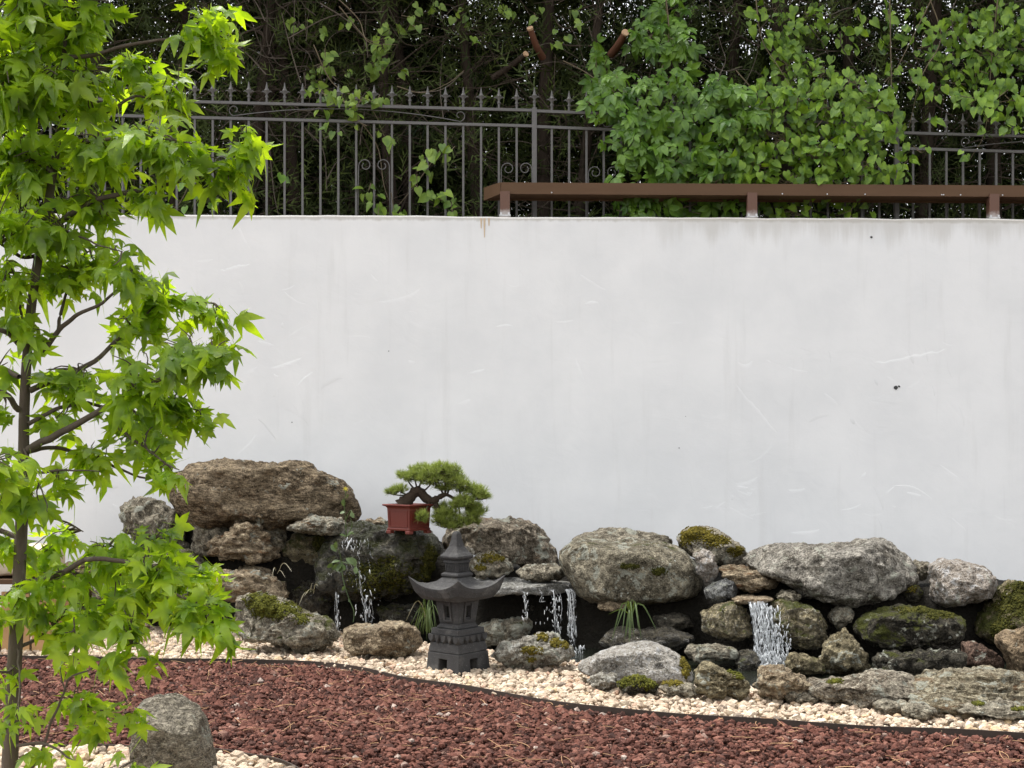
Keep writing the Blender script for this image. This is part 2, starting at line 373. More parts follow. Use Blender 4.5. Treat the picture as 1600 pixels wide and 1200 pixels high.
M_RED = gravel_mat('lava_gravel', [(0, (0.014, 0.006, 0.005)), (0.3, (0.076, 0.027, 0.019)), (0.65, (0.148, 0.055, 0.038)), (0.92, (0.235, 0.105, 0.075)), (0.985, (0.22, 0.13, 0.10)), (1, (0.5, 0.42, 0.36))], 0.9, 0.012, 0.5)
ox, of = octa(1); ic = ico()
def near_white(X, Y):
    inside = np.zeros(len(X), bool); lim = np.interp(X, NE[:9, 0], NE[:9, 1]); 
    m1 = (X < NE[7, 0]) & (Y < lim)
    xr = np.interp(-Y, -NE[5:, 1], NE[5:, 0]); m2 = (Y < NE[5, 1]) & (X < xr)
    return m1 | m2
POND = [(-1.15, 10.35), (-0.62, 10.1), (0.35, 9.5), (0.62, 8.6), (1.05, 8.2), (1.75, 7.95), (2.25, 7.8), (3.2, 7.65), (3.4, 9.7), (1.0, 10.0), (0.0, 10.7), (-1.2, 10.9)]
def in_poly(X, Y, P):
    c = np.zeros(len(X), bool); j = len(P) - 1
    for i in range(len(P)):
        (xi, yi), (xj, yj) = P[i], P[j]
        c ^= ((yi > Y) != (yj > Y)) & (X < (xj - xi) * (Y - yi) / (yj - yi + 1e-12) + xi); j = i
    return c
# pale gravel behind the edging
N = 60000
X = RNG.uniform(-5.4, 4.4, N); Y = edgeY(X) + 0.02 + RNG.uniform(0, 2.4, N) ** 1.0
k = (Y < wallY(X) - .05) & ~in_poly(X, Y, POND); X, Y = X[k], Y[k]
far = (Y - edgeY(X)) > 1.5; k = ~far | (X < -1.7); X, Y = X[k][:23000], Y[k][:23000]
S = RNG.gamma(5, 0.0158 / 5, len(X)).clip(.007, .032)
Z = 0.018 + RNG.uniform(0, .022, len(X))
V, F, T = stones(np.stack([X, Y, Z], -1), S, ic, .74, .66, .35)
tag(link('white_gravel', np_mesh('white_gravel', V, F, T, False), M_WHITE), 'bed of pale cream gravel between the dark edging and the rocks', 'gravel', kind='stuff')
X = RNG.uniform(-3.4, -0.5, 8000); Y = RNG.uniform(4.9, 6.9, 8000); k = near_white(X, Y - .0) & (Y > 5.2); X, Y = X[k], Y[k]
S = RNG.gamma(9, 0.022 / 9, len(X)).clip(.01, .04)
V, F, T = stones(np.stack([X, Y, RNG.uniform(.0, .03, len(X))], -1), S, (ox, of), .72, .62, .35)
tag(link('white_gravel', np_mesh('white_gravel', V, F, T, False), M_WHITE), 'small patch of pale gravel around the standing stone in the foreground', 'gravel', kind='stuff')
# red lava gravel
N = 140000
X = RNG.uniform(-4.2, 4.0, N); Y = RNG.uniform(5.3, 9.72, N)
k = (Y < edgeY(X) - .012) & ~near_white(X, Y) & (np.abs(X) < Y * .345 + .5); X, Y = X[k], Y[k]
S = RNG.gamma(3.2, 0.0100 / 3.2, len(X)).clip(.0045, .027)
Zr = RNG.uniform(-.006, .022, len(X)); nr = Y < 7.3
V, F, T = stones(np.stack([X, Y, Zr], -1)[nr], S[nr], ic, .8, .7, .5)
V2, F2, T2 = stones(np.stack([X, Y, Zr], -1)[~nr], S[~nr] * 1.1, octa(0), .8, .8, .4)
V, F, T = np.vstack([V, V2]), np.vstack([F, F2 + len(V)]), np.r_[T, T2]
tag(link('red_gravel', np_mesh('red_gravel', V, F, T, False), M_RED), 'wide bed of dark red lava gravel across the foreground', 'gravel', kind='stuff')
# bed sheets under the stones
def sheet(name, P, z, m, kind='structure'):
    P = [(x, y, z) for x, y in P]; me = bpy.data.meshes.new(name); me.from_pydata(P, [], [tuple(range(len(P)))])
    return tag(link(name, me, m), kind=kind)
g = G('red_fines'); v = g.coord(); g.bsdf(g.mix(g.noise(v, 60), (0.015, 0.007, 0.006), (0.05, 0.02, 0.016)), 0.95, g.bump(g.noise(v, 90), .8, .01), .1)
sheet('red_gravel_path', [(-6, 3.5), (6, 3.5), (6, 5.6)] + [tuple(p) for p in E[::-1]] + [(-6, 9.75)], -0.012, g.m)
g = G('pale_fines'); v = g.coord(); g.bsdf(g.mix(g.noise(v, 60), (0.25, 0.2, 0.16), (0.5, 0.42, 0.34)), 0.95, g.bump(g.noise(v, 90), .8, .01), .1); M_FINES = g.m
sheet('pale_gravel_path', [tuple(p) for p in E[1:-1]] + [(3.3, 7.6)] + [(2.25, 7.78), (1.75, 7.93), (1.05, 8.18), (.62, 8.55), (.35, 9.45), (-.62, 10.05), (-1.15, 10.35), (-1.4, 11.7), (-4.2, 11.7)], 0.012, M_FINES)
sheet('near_gravel_path', [tuple(p) for p in NE] + [(-3.8, 4.4)], 0.002, M_FINES)

# pine straw lying on the red gravel
items = []
for q in range(850):
    x = RNG.uniform(-3.0, 3.0); y = RNG.uniform(5.6, 9.6)
    if y > edgeY(x) + .05 - (0.1 if RNG.random() < .8 else -.3): continue
    a = RNG.uniform(0, 6.283); L = RNG.uniform(.03, .11); cv = RNG.normal(0, .35); s = np.linspace(-.5, .5, 6)
    items.append((np.stack([x + np.cos(a + cv * s) * L * s, y + np.sin(a + cv * s) * L * s, .026 + RNG.uniform(0, .012) + RNG.normal(0, .015) * s + .012 * abs(cv) * (1 - 4 * s * s) * .5], -1), RNG.uniform(.0010, .0019)))
straw = empty('pine_straw', (0, 7.5, 0)); straw_o = tubes_mesh('pine_straw', items, simple('straw', (0.42, 0.25, 0.13), 0.7, 0.5, 8), None, 3)
bpy.data.objects.remove(straw); straw_o.name = 'pine_straw'
tag(straw_o, 'dry brown pine needles strewn over the red gravel', 'pine needles', kind='stuff')

# soil bank behind the rocks, its near-black colour painting shade into the gaps, and the pond
def bankF(X): return np.interp(X, [-4, -2.6, -1.6, -.6, .1, .8, 1.6, 4], [11.3, 11.1, 10.75, 10.85, 10.45, 10.0, 9.75, 9.6])
def bankH(X): return np.interp(X, [-3.4, -3.0, -2.65, -2.2, -.9, -.55, -.3, .4, .8, 1.7, 2.6, 3.2, 3.6, 4], [0, .3, .70, .74, .72, .58, .44, .42, .42, .45, .42, .38, .28, .25])
xs = np.linspace(-3.5, 4.0, 190); ts = np.linspace(0, 1, 40); XX, TT = np.meshgrid(xs, ts)
Y0 = bankF(XX) - .3; PY = Y0 + (wallY(XX) - .01 - Y0) * TT
ZZ = -0.1 + (bankH(XX) + .1) * sm((PY - bankF(XX) + .25) / .3) 
ZZ = ZZ + .035 * fbm(np.stack([XX, PY, ZZ], -1).reshape(-1, 3) * 5, 4).reshape(XX.shape)
i = np.arange(39)[:, None] * 190 + np.arange(189)[None]; F = np.stack([i, i + 1, i + 191, i + 190], -1).reshape(-1, 4)
tag(link('rockery_bank', np_mesh('rockery_bank', np.stack([XX, PY, ZZ], -1).reshape(-1, 3), F), M_SHADE_SOIL), kind='structure')
g = G('pond_water'); v = g.coord()
h = g.math('ADD', g.noise(v, 14, 3, 0.5, 0.6), g.math('MULTIPLY', g.noise(v, 45, 3), .35))
g.bsdf((0.012, 0.014, 0.010), 0.06, g.bump(h, 0.55, 0.02), 0.5)
sheet('pond_water', POND, 0.004, g.m)
# ------------------------------------------------------------------ rocks
def icobase(sub):
    bm = bmesh.new(); bmesh.ops.create_icosphere(bm, subdivisions=sub, radius=1)
    V = np.array([v.co[:] for v in bm.verts]); F = np.array([[v.index for v in f.verts] for f in bm.faces]); bm.free(); return V, F
ICO = {k: icobase(k) for k in (5, 6)}
def vnormals(V, F):
    N = np.zeros_like(V); fn = np.cross(V[F[:, 1]] - V[F[:, 0]], V[F[:, 2]] - V[F[:, 0]])
    for j in range(3): np.add.at(N, F[:, j], fn)
    return N / (np.linalg.norm(N, axis=1)[:, None] + 1e-12)
ROCKS = {}; OCT0 = octa(0)
def rock(key, pts, yc, t, m, label, e=0.84, res=5, rough=1.0, facets=6, strata=0.0, moss=(), name='boulder', lean=0.0, group='rocks of the water garden', mcol=None, cut=(0.74, 0.95)):
    if yc is None: yc = (CAM_Z - .04) * FPX / (max(p[1] for p in pts) - HOR) + .35 * t      # front row: rests on the gravel
    W = np.array([at(a, b, yc) for a, b in pts]); c2 = np.array([(W[:, 0].min() + W[:, 0].max()) / 2, (W[:, 2].min() + W[:, 2].max()) / 2])
    D = np.vstack([W, W[:1]])[:, [0, 2]] - c2
    L = np.concatenate([D[i] + (D[i + 1] - D[i]) * np.linspace(0, 1, 40, endpoint=False)[:, None] for i in range(len(D) - 1)])
    ang = np.arctan2(L[:, 1], L[:, 0]); rad = np.hypot(L[:, 0], L[:, 1]); o = np.argsort(ang)
    grid = np.linspace(-math.pi, math.pi, 361)[:-1]; Rg = np.interp(grid, ang[o], rad[o], period=2 * math.pi)
    ker = np.exp(-0.5 * (np.arange(-12, 13) / 4.0) ** 2); ker /= ker.sum()
    Rg = np.convolve(np.r_[Rg[-12:], Rg, Rg[:12]], ker, 'valid')
    V, F = ICO[res]; d = V
    a = np.arctan2(d[:, 2], d[:, 0]); rho = np.hypot(d[:, 0], d[:, 2]); y = d[:, 1]
    Rv = np.interp(a, grid, Rg, period=2 * math.pi)
    rp = rho ** (e if e < 1 else e); yp = np.sign(y) * np.abs(y) ** e
    P = np.stack([Rv * rp * np.cos(a), t * yp, Rv * rp * np.sin(a)], -1)
    P[:, 1] += lean * P[:, 2]
    seed = sum(ord(q) * (i + 3) for i, q in enumerate(key)); rr = np.random.default_rng(seed)
    size = math.sqrt(Rg.mean() * t)
    for _ in range(facets):
        nrm = np.array([rr.normal(0, .75), -abs(rr.normal(.9, .4)), rr.normal(.25, .6)]); nrm /= np.linalg.norm(nrm)
        s = P @ nrm; lim = s.max() * rr.uniform(*cut); over = np.clip(s - lim, 0, None); P = P - (over * 0.9)[:, None] * nrm
    N = vnormals(P, F); q = P + rr.uniform(-40, 40, 3); 
    A = size * rough
    disp = A * (0.10 * fbm(q / size * 1.1, 3, seed % 50) + 0.072 * fbm(q / size * 3.6, 4, seed % 50 + 9, .55))
    rg = 1 - np.abs(vnoise(q / size * 2.6, 5)); disp -= A * 0.09 * np.clip(rg - .86, 0, 1) / .14 * sm((vnoise(q / size * 1.3, 2) + .2))
    disp += 0.009 * rough * fbm(q * 28, 3, 3, .6)
    if strata:
        ax = np.array([rr.normal(0, .15), .2, 1.0]); ax /= np.linalg.norm(ax); u = (q @ ax) / size
        disp += strata * A * 0.10 * vnoise(np.stack([u * 7, u * 0 + .5, vnoise(q / size) * .6], -1), 7)
    P = P + N * (disp - disp.mean())[:, None]
    for ax_, lo, hi in ((0, D[:, 0].min(), D[:, 0].max()), (2, D[:, 1].min(), D[:, 1].max())):      # keep the outline's real size
        a0, a1 = P[:, ax_].min(), P[:, ax_].max(); P[:, ax_] = lo + (P[:, ax_] - a0) * (hi - lo) / (a1 - a0)
    org = np.array([c2[0], yc, c2[1] + P[:, 2].min()]); P = P + np.array([c2[0], yc, c2[1]])
    N = vnormals(P, F)
    ob = tag(link(name, np_mesh(name, P - org, F), m, None, tuple(org)), label, 'rock', group)
    ROCKS[key] = (P, F, N, ob)
    for k, (mx, my, rx, ry) in enumerate(moss):
        px = 800 + FPX * P[:, 0] / P[:, 1]; py = HOR - FPX * (P[:, 2] - CAM_Z) / P[:, 1]
        fc = P[F].mean(1); fx = px[F].mean(1); fy = py[F].mean(1); nf = N[F].mean(1)
        dd = ((fx - mx) / rx) ** 2 + ((fy - my) / ry) ** 2 + .55 * fbm(fc * 16, 3, 4)
        ar = np.linalg.norm(np.cross(P[F[:, 1]] - P[F[:, 0]], P[F[:, 2]] - P[F[:, 0]]), axis=1) / 2
        see = (nf[:, 1] < 0.25)
        wgt = ar * np.clip(1.15 - dd, 0, 1) * see
        if wgt.sum() <= 0: continue
        n = int(min(1900, max(150, (ar * (dd < 1) * see).sum() / 0.00007)))
        pick = rr.choice(len(F), n, p=wgt / wgt.sum()); b = rr.dirichlet((1, 1, 1), n)
        Q = (P[F[pick]] * b[:, :, None]).sum(1); sz = rr.uniform(.004, .010, n) * (0.6 + 0.7 * np.clip(1 - dd[pick], 0, 1))
        Vv, Ff, T = inst(OCT0[0], OCT0[1], rotmats(n) * sz[:, None, None] * np.array([1, 1, .8])[None, None], Q - org + nf[pick] * sz[:, None] * .3, rr.random(n))
        tag(link('moss', np_mesh('moss', Vv, Ff, T, True), mcol or M_MOSS, ob), kind='stuff')
    return ob
def moss_mat(name, a, b):
    g = G(name); t = g.n('Attribute', 2, {'attribute_name': 'tint'}); v = g.coord()
    c = g.mix(t, a, b); c = g.mix(g.ramp(g.noise(v, 120), .4, .65, 0, .5), c, tuple(x * .3 for x in a))
    g.bsdf(c, 0.95, g.bump(g.noise(v, 300, 3), 1, .004), .1); return g.m
M_MOSS = moss_mat('moss_olive', (0.065, 0.055, 0.010), (0.17, 0.135, 0.022))
M_MOSSG = moss_mat('moss_green', (0.045, 0.048, 0.009), (0.135, 0.135, 0.022))
M_MOSSD = moss_mat('moss_dark', (0.030, 0.034, 0.008), (0.085, 0.080, 0.016))

BROWN = lambda **k: rock_mat((0.130, 0.085, 0.046), (0.29, 0.215, 0.135), **k)
GREY = lambda **k: rock_mat((0.165, 0.140, 0.100), (0.33, 0.295, 0.225), **k)
PALE = lambda **k: rock_mat((0.28, 0.25, 0.20), (0.43, 0.39, 0.32), **k)
OLIVE = lambda **k: rock_mat((0.125, 0.100, 0.055), (0.26, 0.22, 0.135), **k)
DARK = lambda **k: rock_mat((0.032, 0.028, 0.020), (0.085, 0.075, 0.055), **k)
PINK = lambda **k: rock_mat((0.33, 0.275, 0.22), (0.48, 0.415, 0.35), **k)
TAN = lambda **k: rock_mat((0.21, 0.155, 0.095), (0.37, 0.29, 0.195), **k)

rock('wetfall', [(500,870),(520,842),(545,822),(575,812),(620,816),(655,822),(676,836),(692,858),(690,890),(678,915),(650,932),(610,942),(570,945),(530,940),(500,925),(490,900)], 10.62, .42, rock_mat((0.028,0.026,0.019),(0.085,0.078,0.058),lichen=0.0,moss=.75,wet=1,mosscol=(0.030,0.032,0.010)), 'big wet black boulder under the bonsai with water running down its face', res=6, rough=1.1, e=.85, moss=((672,880,16,30),(600,900,60,35)), mcol=M_MOSSD)
rock('big_brown', [(266,765),(279,727),(300,716),(345,714),(393,718),(437,721),(478,722),(504,731),(529,748),(548,772),(564,800),(561,818),(539,820),(513,816),(482,818),(456,828),(425,832),(387,832),(355,829),(323,830),(295,822),(273,796)], 10.95, .46, rock_mat((0.105,0.074,0.043),(0.29,0.225,0.145),lichen=.15,rust=.12,streak=.5), 'largest brown boulder lying on top of the rocks at the left', res=6, e=.84, strata=.35, facets=4, rough=.8)
rock('left_lichen', [(187,790),(206,774),(232,776),(262,791),(285,804),(300,825),(300,860),(262,875),(225,870),(195,835)], 11.05, .25, GREY(lichen=.55,moss=.15), 'lumpy grey lichen boulder left of the largest brown boulder', rough=1.3)
rock('behind_tree', [(90,905),(100,878),(130,868),(160,876),(180,900),(175,930),(120,938),(92,930)], 11.2, .2, BROWN(lichen=.2,streak=.6), 'brown boulder behind the sweetgum trunk at far left', strata=.8)
rock('left_grey', [(143,950),(148,915),(165,893),(190,896),(205,920),(200,955),(165,968)], 10.9, .18, GREY(lichen=.4), 'small grey rock behind the sweetgum leaves at far left')
rock('left_mid', [(195,885),(225,858),(270,850),(318,868),(338,905),(330,950),(280,972),(220,965),(192,930)], 10.75, .28, GREY(lichen=.35,moss=.2), 'grey boulder mostly hidden by sweetgum leaves at the left end of the rockery')
rock('jagged_back', [(296,842),(308,818),(340,808),(372,814),(384,838),(366,866),(318,872),(298,862)], 10.85, .14, GREY(lichen=.5,moss=.2), 'small lumpy rock wedged under the left end of the largest boulder', rough=1.2)
rock('jagged', [(317,857),(328,838),(352,830),(368,818),(384,811),(399,819),(412,835),(422,851),(437,864),(434,877),(403,882),(371,878),(345,875)], 10.58, .18, TAN(lichen=.35,rust=.3,streak=.4), 'jagged pale tan rock pointing up below the largest brown boulder', rough=1.7, facets=9, strata=.6)
rock('nook', [(404,822),(425,814),(450,824),(454,850),(436,872),(410,862)], 10.8, .12, GREY(lichen=.3,moss=.1), 'small grey rock tucked between the jagged rock and the wet boulder')
rock('dark_left', [(436,845),(450,832),(480,828),(520,836),(530,870),(515,905),(480,912),(448,902),(436,870)], 10.88, .25, OLIVE(lichen=0.1,moss=.5,wet=.3), 'dark mossy boulder left of the waterfall on the bonsai boulder', moss=((505,850,16,20),), mcol=M_MOSSD)
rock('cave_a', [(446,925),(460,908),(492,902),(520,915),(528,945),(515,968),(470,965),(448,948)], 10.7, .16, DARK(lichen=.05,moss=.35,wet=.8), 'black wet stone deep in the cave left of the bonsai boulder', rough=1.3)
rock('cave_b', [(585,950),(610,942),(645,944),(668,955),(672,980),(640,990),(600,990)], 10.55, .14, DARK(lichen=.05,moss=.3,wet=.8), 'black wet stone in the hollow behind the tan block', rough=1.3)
rock('cap_slab', [(447,826),(469,812),(494,803),(529,805),(545,816),(548,830),(529,838),(504,836),(482,832)], 10.55, .20, GREY(lichen=.6,rust=.15,streak=.5), 'flat grey lichen stone under the right end of the largest boulder', rough=1.2, strata=.6)
rock('cap_right', [(540,824),(556,815),(580,808),(604,808),(606,826),(580,834),(550,836)], 10.9, .16, TAN(lichen=.3,streak=.5), 'low brown stone behind the red bonsai pot', rough=1.3)
rock('ledge', [(328,899),(352,886),(383,883),(409,892),(431,909),(450,924),(452,937),(431,942),(409,938),(371,940),(339,935)], 10.45, .24, TAN(lichen=.4,rust=.35,moss=.1,streak=.5), 'layered tan ledge rock under the jagged rock', rough=1.3, strata=1.0)
rock('moss_front', [(362,965),(377,929),(402,925),(425,933),(456,949),(478,959),(504,971),(526,987),(531,1006),(507,1016),(478,1020),(450,1016),(418,1012),(387,1008),(366,998)], None, .24, GREY(lichen=.5,moss=.35), 'sloping grey boulder with a green moss top left of the brown block', res=6, rough=1.3, facets=8, moss=((430,952,42,18),(405,940,24,13),(470,968,20,9)), mcol=M_MOSSG)
rock('brown_block', [(534,980),(545,975),(564,977),(596,972),(624,971),(646,978),(658,990),(661,1009),(637,1026),(602,1027),(564,1025),(535,1016)], None, .17, TAN(lichen=.12,streak=.2), 'blocky tan rock on the gravel left of the stone lantern', e=.5, rough=1.2, facets=8)
rock('brown_back', [(690,850),(705,826),(731,810),(763,806),(801,808),(832,811),(851,823),(864,842),(872,870),(868,890),(829,893),(804,885),(775,875),(720,870)], 10.75, .36, rock_mat((0.125,0.100,0.070),(0.29,0.245,0.185),lichen=.4,rust=.2), 'brown rust-stained boulder right of the bonsai foliage', res=6, e=.82)
rock('orange_moss', [(730,880),(736,867),(750,860),(778,859),(794,870),(803,884),(796,897),(782,906),(763,903),(744,903)], 10.3, .14, GREY(lichen=.4,rust=.3), 'small rock with orange moss behind the lantern roof', rough=1.3, moss=((765,873,20,9),(752,887,12,6)))
rock('nub', [(722,862),(728,853),(738,854),(742,862),(736,870),(725,870)], 10.25, .05, PALE(lichen=.1), 'small pale stone just right of the lantern spire')
rock('flat_lichen', [(806,895),(823,884),(851,880),(873,882),(885,893),(883,907),(864,910),(842,913),(820,907)], 10.12, .15, GREY(lichen=.7,rust=.1), 'flat lichen stone lying on the slab of the middle waterfall')
rock('chip', [(878,888),(886,884),(892,888),(889,895),(880,895)], 10.1, .03, PALE(lichen=.1), 'tiny pale stone beside the flat lichen stone')
rock('lip_slab', [(715,913),(740,907),(790,905),(840,906),(886,908),(901,919),(899,924),(877,925),(845,924),(813,924),(788,926),(730,926)], 10.22, .36, rock_mat((0.25,0.24,0.21),(0.40,0.385,0.34),lichen=.2,wet=.4,streak=.3), 'thin wet slab whose front edge the middle waterfall pours off', e=.42, rough=.6, facets=2, name='stone_slab')
rock('lantern_side', [(740,1000),(744,981),(763,972),(788,966),(826,964),(833,976),(829,993),(801,1008),(763,1014)], 10.0, .17, GREY(lichen=.7,moss=.15), 'grey lichen rock just right of the lantern base', rough=1.2)
rock('moss_white', [(766,1024),(788,1007),(823,996),(864,986),(877,988),(892,1007),(900,1026),(889,1040),(851,1044),(813,1046),(782,1042)], None, .19, PALE(lichen=.6), 'whitish rock with yellow moss cushions right of the lantern', res=6, rough=1.2, facets=8, moss=((833,1017,18,8),(846,996,11,7),(882,1008,7,7),(868,1005,8,9),(830,1030,10,5)))
rock('lichen_big', [(873,862),(897,844),(925,841),(959,843),(999,840),(1038,845),(1067,856),(1086,876),(1097,899),(1097,919),(1086,933),(1061,941),(1021,946),(982,944),(939,941),(911,930),(894,907),(882,888)], 10.0, .44, rock_mat((0.135,0.115,0.078),(0.27,0.24,0.175),lichen=.55,moss=.1), 'large rounded olive boulder with pale lichen patches in the middle', res=6, e=.92, rough=.42, facets=3, moss=((985,885,16,6),(1030,893,18,7)), mcol=M_MOSSD)
rock('lichen_back', [(892,850),(905,831),(933,824),(973,823),(999,828),(1027,835),(1052,846),(1030,870),(900,870)], 10.5, .25, GREY(lichen=.4,streak=.4), 'grey boulder peeping over the large rounded olive boulder', rough=1.0)
rock('moss_round', [(1057,840),(1072,826),(1095,822),(1120,825),(1137,837),(1154,851),(1170,868),(1166,882),(1140,888),(1110,885),(1080,872),(1062,856)], 10.35, .24, GREY(lichen=.4), 'rounded grey boulder capped with golden moss', rough=.8, moss=((1090,836,28,13),(1118,845,22,12),(1148,862,16,9),(1075,842,14,14)))
rock('pale_knob', [(1083,868),(1098,857),(1112,862),(1123,880),(1121,899),(1106,911),(1094,900),(1087,880)], 9.72, .10, PINK(lichen=.2), 'small knobbly pale pink stone between the olive and moss-capped boulders', rough=1.7, facets=9)
rock('gneiss', [(1123,884),(1140,880),(1180,885),(1211,893),(1221,907),(1210,920),(1180,926),(1157,924),(1137,910),(1126,898)], 9.75, .18, TAN(rust=.4,lichen=.1,streak=1.0), 'striped rusty flat rock above the right waterfall', rough=1.0, strata=1.2)
rock('grey_chock', [(1100,922),(1115,911),(1132,903),(1147,916),(1155,926),(1147,938),(1118,941),(1102,937)], 9.65, .11, rock_mat((0.09,0.09,0.088),(0.23,0.23,0.22),lichen=.3), 'small blue-grey speckled rock left of the right waterfall top')
rock('fall_lip', [(1143,937),(1166,931),(1205,932),(1207,937),(1188,940),(1157,942)], 9.50, .17, TAN(rust=.6,streak=.8,lichen=0), 'thin orange stone slab at the mouth of the right waterfall', e=.45, rough=.7, facets=2, name='stone_slab')
rock('fall_left', [(1094,955),(1118,942),(1146,938),(1166,945),(1175,961),(1176,990),(1152,1000),(1118,994),(1098,984)], 9.45, .2, OLIVE(lichen=.15,moss=.3,wet=.3), 'smooth wet olive boulder left of the right waterfall', res=6, rough=.8, facets=4)
rock('fall_right', [(1201,945),(1218,936),(1245,938),(1266,947),(1290,968),(1295,986),(1285,1010),(1260,1018),(1233,1013),(1216,995),(1207,968)], 9.45, .2, OLIVE(lichen=.1,moss=.5,wet=.3), 'mossy wet boulder right of the right waterfall', res=6, rough=.9, facets=5)
rock('fall_back', [(1160,950),(1185,944),(1220,948),(1235,990),(1220,1030),(1180,1035),(1160,1000)], 9.72, .15, DARK(lichen=0,wet=1), 'dark wet rock face right behind the right waterfall')
rock('pebble_pair', [(1214,934),(1222,923),(1240,922),(1252,933),(1243,943),(1225,944)], 9.55, .09, GREY(lichen=.5), 'small speckled grey stone under the biggest grey boulder')
rock('big_grey', [(1164,880),(1185,860),(1212,846),(1245,843),(1275,848),(1311,846),(1350,840),(1386,842),(1410,854),(1428,875),(1433,899),(1425,914),(1410,928),(1380,940),(1344,945),(1296,943),(1260,934),(1236,916),(1221,901),(1200,890)], 9.75, .42, rock_mat((0.16,0.14,0.11),(0.34,0.315,0.27),lichen=.35,streak=.05), 'biggest grey boulder on the right half of the rockery', res=6, e=.85, rough=.7, facets=6)
rock('grey_gap', [(1426,884),(1432,875),(1449,876),(1457,890),(1445,905),(1431,908)], 9.85, .1, GREY(lichen=.4), 'small grey rock between the biggest grey and the pinkish boulder')
rock('gap_moss', [(1405,922),(1415,913),(1432,912),(1442,926),(1434,945),(1415,944)], 9.7, .09, DARK(moss=.7,lichen=0), 'small dark mossy stone below the gap beside the pinkish boulder', moss=((1424,920,12,8),))
rock('pinkish', [(1452,880),(1470,872),(1500,873),(1530,884),(1554,908),(1558,926),(1542,940),(1512,947),(1485,952),(1464,948),(1458,920),(1454,898)], 9.6, .27, PINK(lichen=.25), 'pale pinkish boulder with rounded top near the right edge', res=6, rough=.6, facets=6)
rock('moss_right', [(1519,1000),(1536,968),(1548,938),(1557,918),(1584,906),(1612,911),(1660,935),(1665,985),(1620,1008),(1554,1010)], 9.55, .26, OLIVE(lichen=.1,moss=.7), 'large sloping boulder thick with moss at the right edge', res=6, moss=((1590,945,40,28),(1570,980,26,20),(1600,920,30,12)), mcol=M_MOSSD)
rock('long_moss', [(1336,975),(1346,957),(1368,950),(1410,946),(1455,950),(1494,959),(1513,974),(1510,994),(1485,1010),(1440,1016),(1380,1016),(1350,1010),(1336,992)], 9.3, .24, DARK(lichen=.3,moss=.55), 'long dark mossy boulder below the pinkish boulder', res=6, e=.58, moss=((1430,953,48,6),(1470,962,26,8)), mcol=M_MOSSD)
rock('tri', [(1279,1040),(1291,1012),(1308,991),(1323,981),(1333,992),(1340,1010),(1357,1028),(1359,1054),(1320,1060),(1287,1054)], 8.9, .15, OLIVE(lichen=.4), 'upright triangular rock standing at the pond edge', rough=1.2, facets=9)
rock('small_up', [(1294,957),(1305,947),(1325,948),(1336,957),(1326,972),(1308,985),(1298,976)], 9.5, .1, GREY(lichen=.5), 'small grey rock above the upright triangular rock')
rock('low_dark', [(1363,1032),(1380,1019),(1425,1018),(1464,1013),(1494,1019),(1509,1031),(1500,1046),(1470,1052),(1440,1060),(1395,1060),(1365,1054)], 8.85, .16, DARK(lichen=.4,moss=.2), 'low knobbly dark rock under the long mossy boulder', rough=1.6, facets=9)
rock('brown_wedge', [(1502,1006),(1515,1001),(1539,1013),(1560,1028),(1570,1044),(1530,1046),(1506,1038)], 9.05, .12, rock_mat((0.09,0.055,0.04),(0.17,0.11,0.08),lichen=.1), 'small reddish brown wedge-shaped rock near the right edge', facets=9)
rock('right_end', [(1556,992),(1581,984),(1608,980),(1670,992),(1675,1055),(1584,1050),(1567,1022)], 8.95, .2, BROWN(lichen=.2), 'brown boulder cut off by the right edge of the picture', facets=8)
rock('under_big', [(933,943),(948,936),(982,939),(980,950),(953,955),(937,953)], 9.75, .12, TAN(lichen=.0,rust=.3), 'small tan stone wedged under the large olive boulder')
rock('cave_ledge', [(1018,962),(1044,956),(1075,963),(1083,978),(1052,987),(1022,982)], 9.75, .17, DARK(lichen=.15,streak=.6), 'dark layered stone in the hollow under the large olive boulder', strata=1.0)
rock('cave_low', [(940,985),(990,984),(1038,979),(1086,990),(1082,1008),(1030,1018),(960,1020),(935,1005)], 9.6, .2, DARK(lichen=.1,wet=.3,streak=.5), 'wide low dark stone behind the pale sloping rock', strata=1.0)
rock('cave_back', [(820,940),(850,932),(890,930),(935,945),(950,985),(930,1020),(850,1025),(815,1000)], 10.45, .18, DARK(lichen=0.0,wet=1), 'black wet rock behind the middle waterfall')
rock('shelf', [(1070,1022),(1078,1006),(1109,1005),(1152,1014),(1156,1026),(1123,1031),(1084,1036)], 9.15, .14, GREY(lichen=.6,moss=.15,streak=.5), 'flat lichen ledge left of the foot of the right waterfall', strata=.8)
rock('fall_foot', [(1148,1030),(1160,1015),(1180,1014),(1189,1030),(1184,1056),(1152,1056)], 9.1, .1, DARK(lichen=.1,wet=.6,moss=.3), 'dark wet rock at the left foot of the right waterfall')
rock('fall_foot_r', [(1225,1040),(1236,1023),(1254,1020),(1272,1031),(1289,1050),(1254,1056),(1230,1052)], 8.85, .12, OLIVE(lichen=.15,moss=.3), 'wedge-shaped olive rock at the right foot of the right waterfall', facets=9)
rock('pale_front', [(903,1044),(933,1025),(967,1013),(999,1003),(1027,1003),(1052,1015),(1069,1029),(1082,1052),(1083,1070),(1055,1070),(1021,1068),(976,1066),(948,1062),(922,1058)], None, .26, rock_mat((0.34,0.31,0.26),(0.50,0.46,0.40),lichen=.15), 'pale sloping granite rock in front of the pond', res=6, rough=.5, facets=4, moss=((1070,1040,9,22),), mcol=M_MOSS)
rock('front_low', [(917,1062),(936,1048),(965,1053),(968,1070),(942,1079),(922,1072)], None, .1, PALE(lichen=.4), 'low lichen stone at the left foot of the pale sloping rock', rough=1.3)
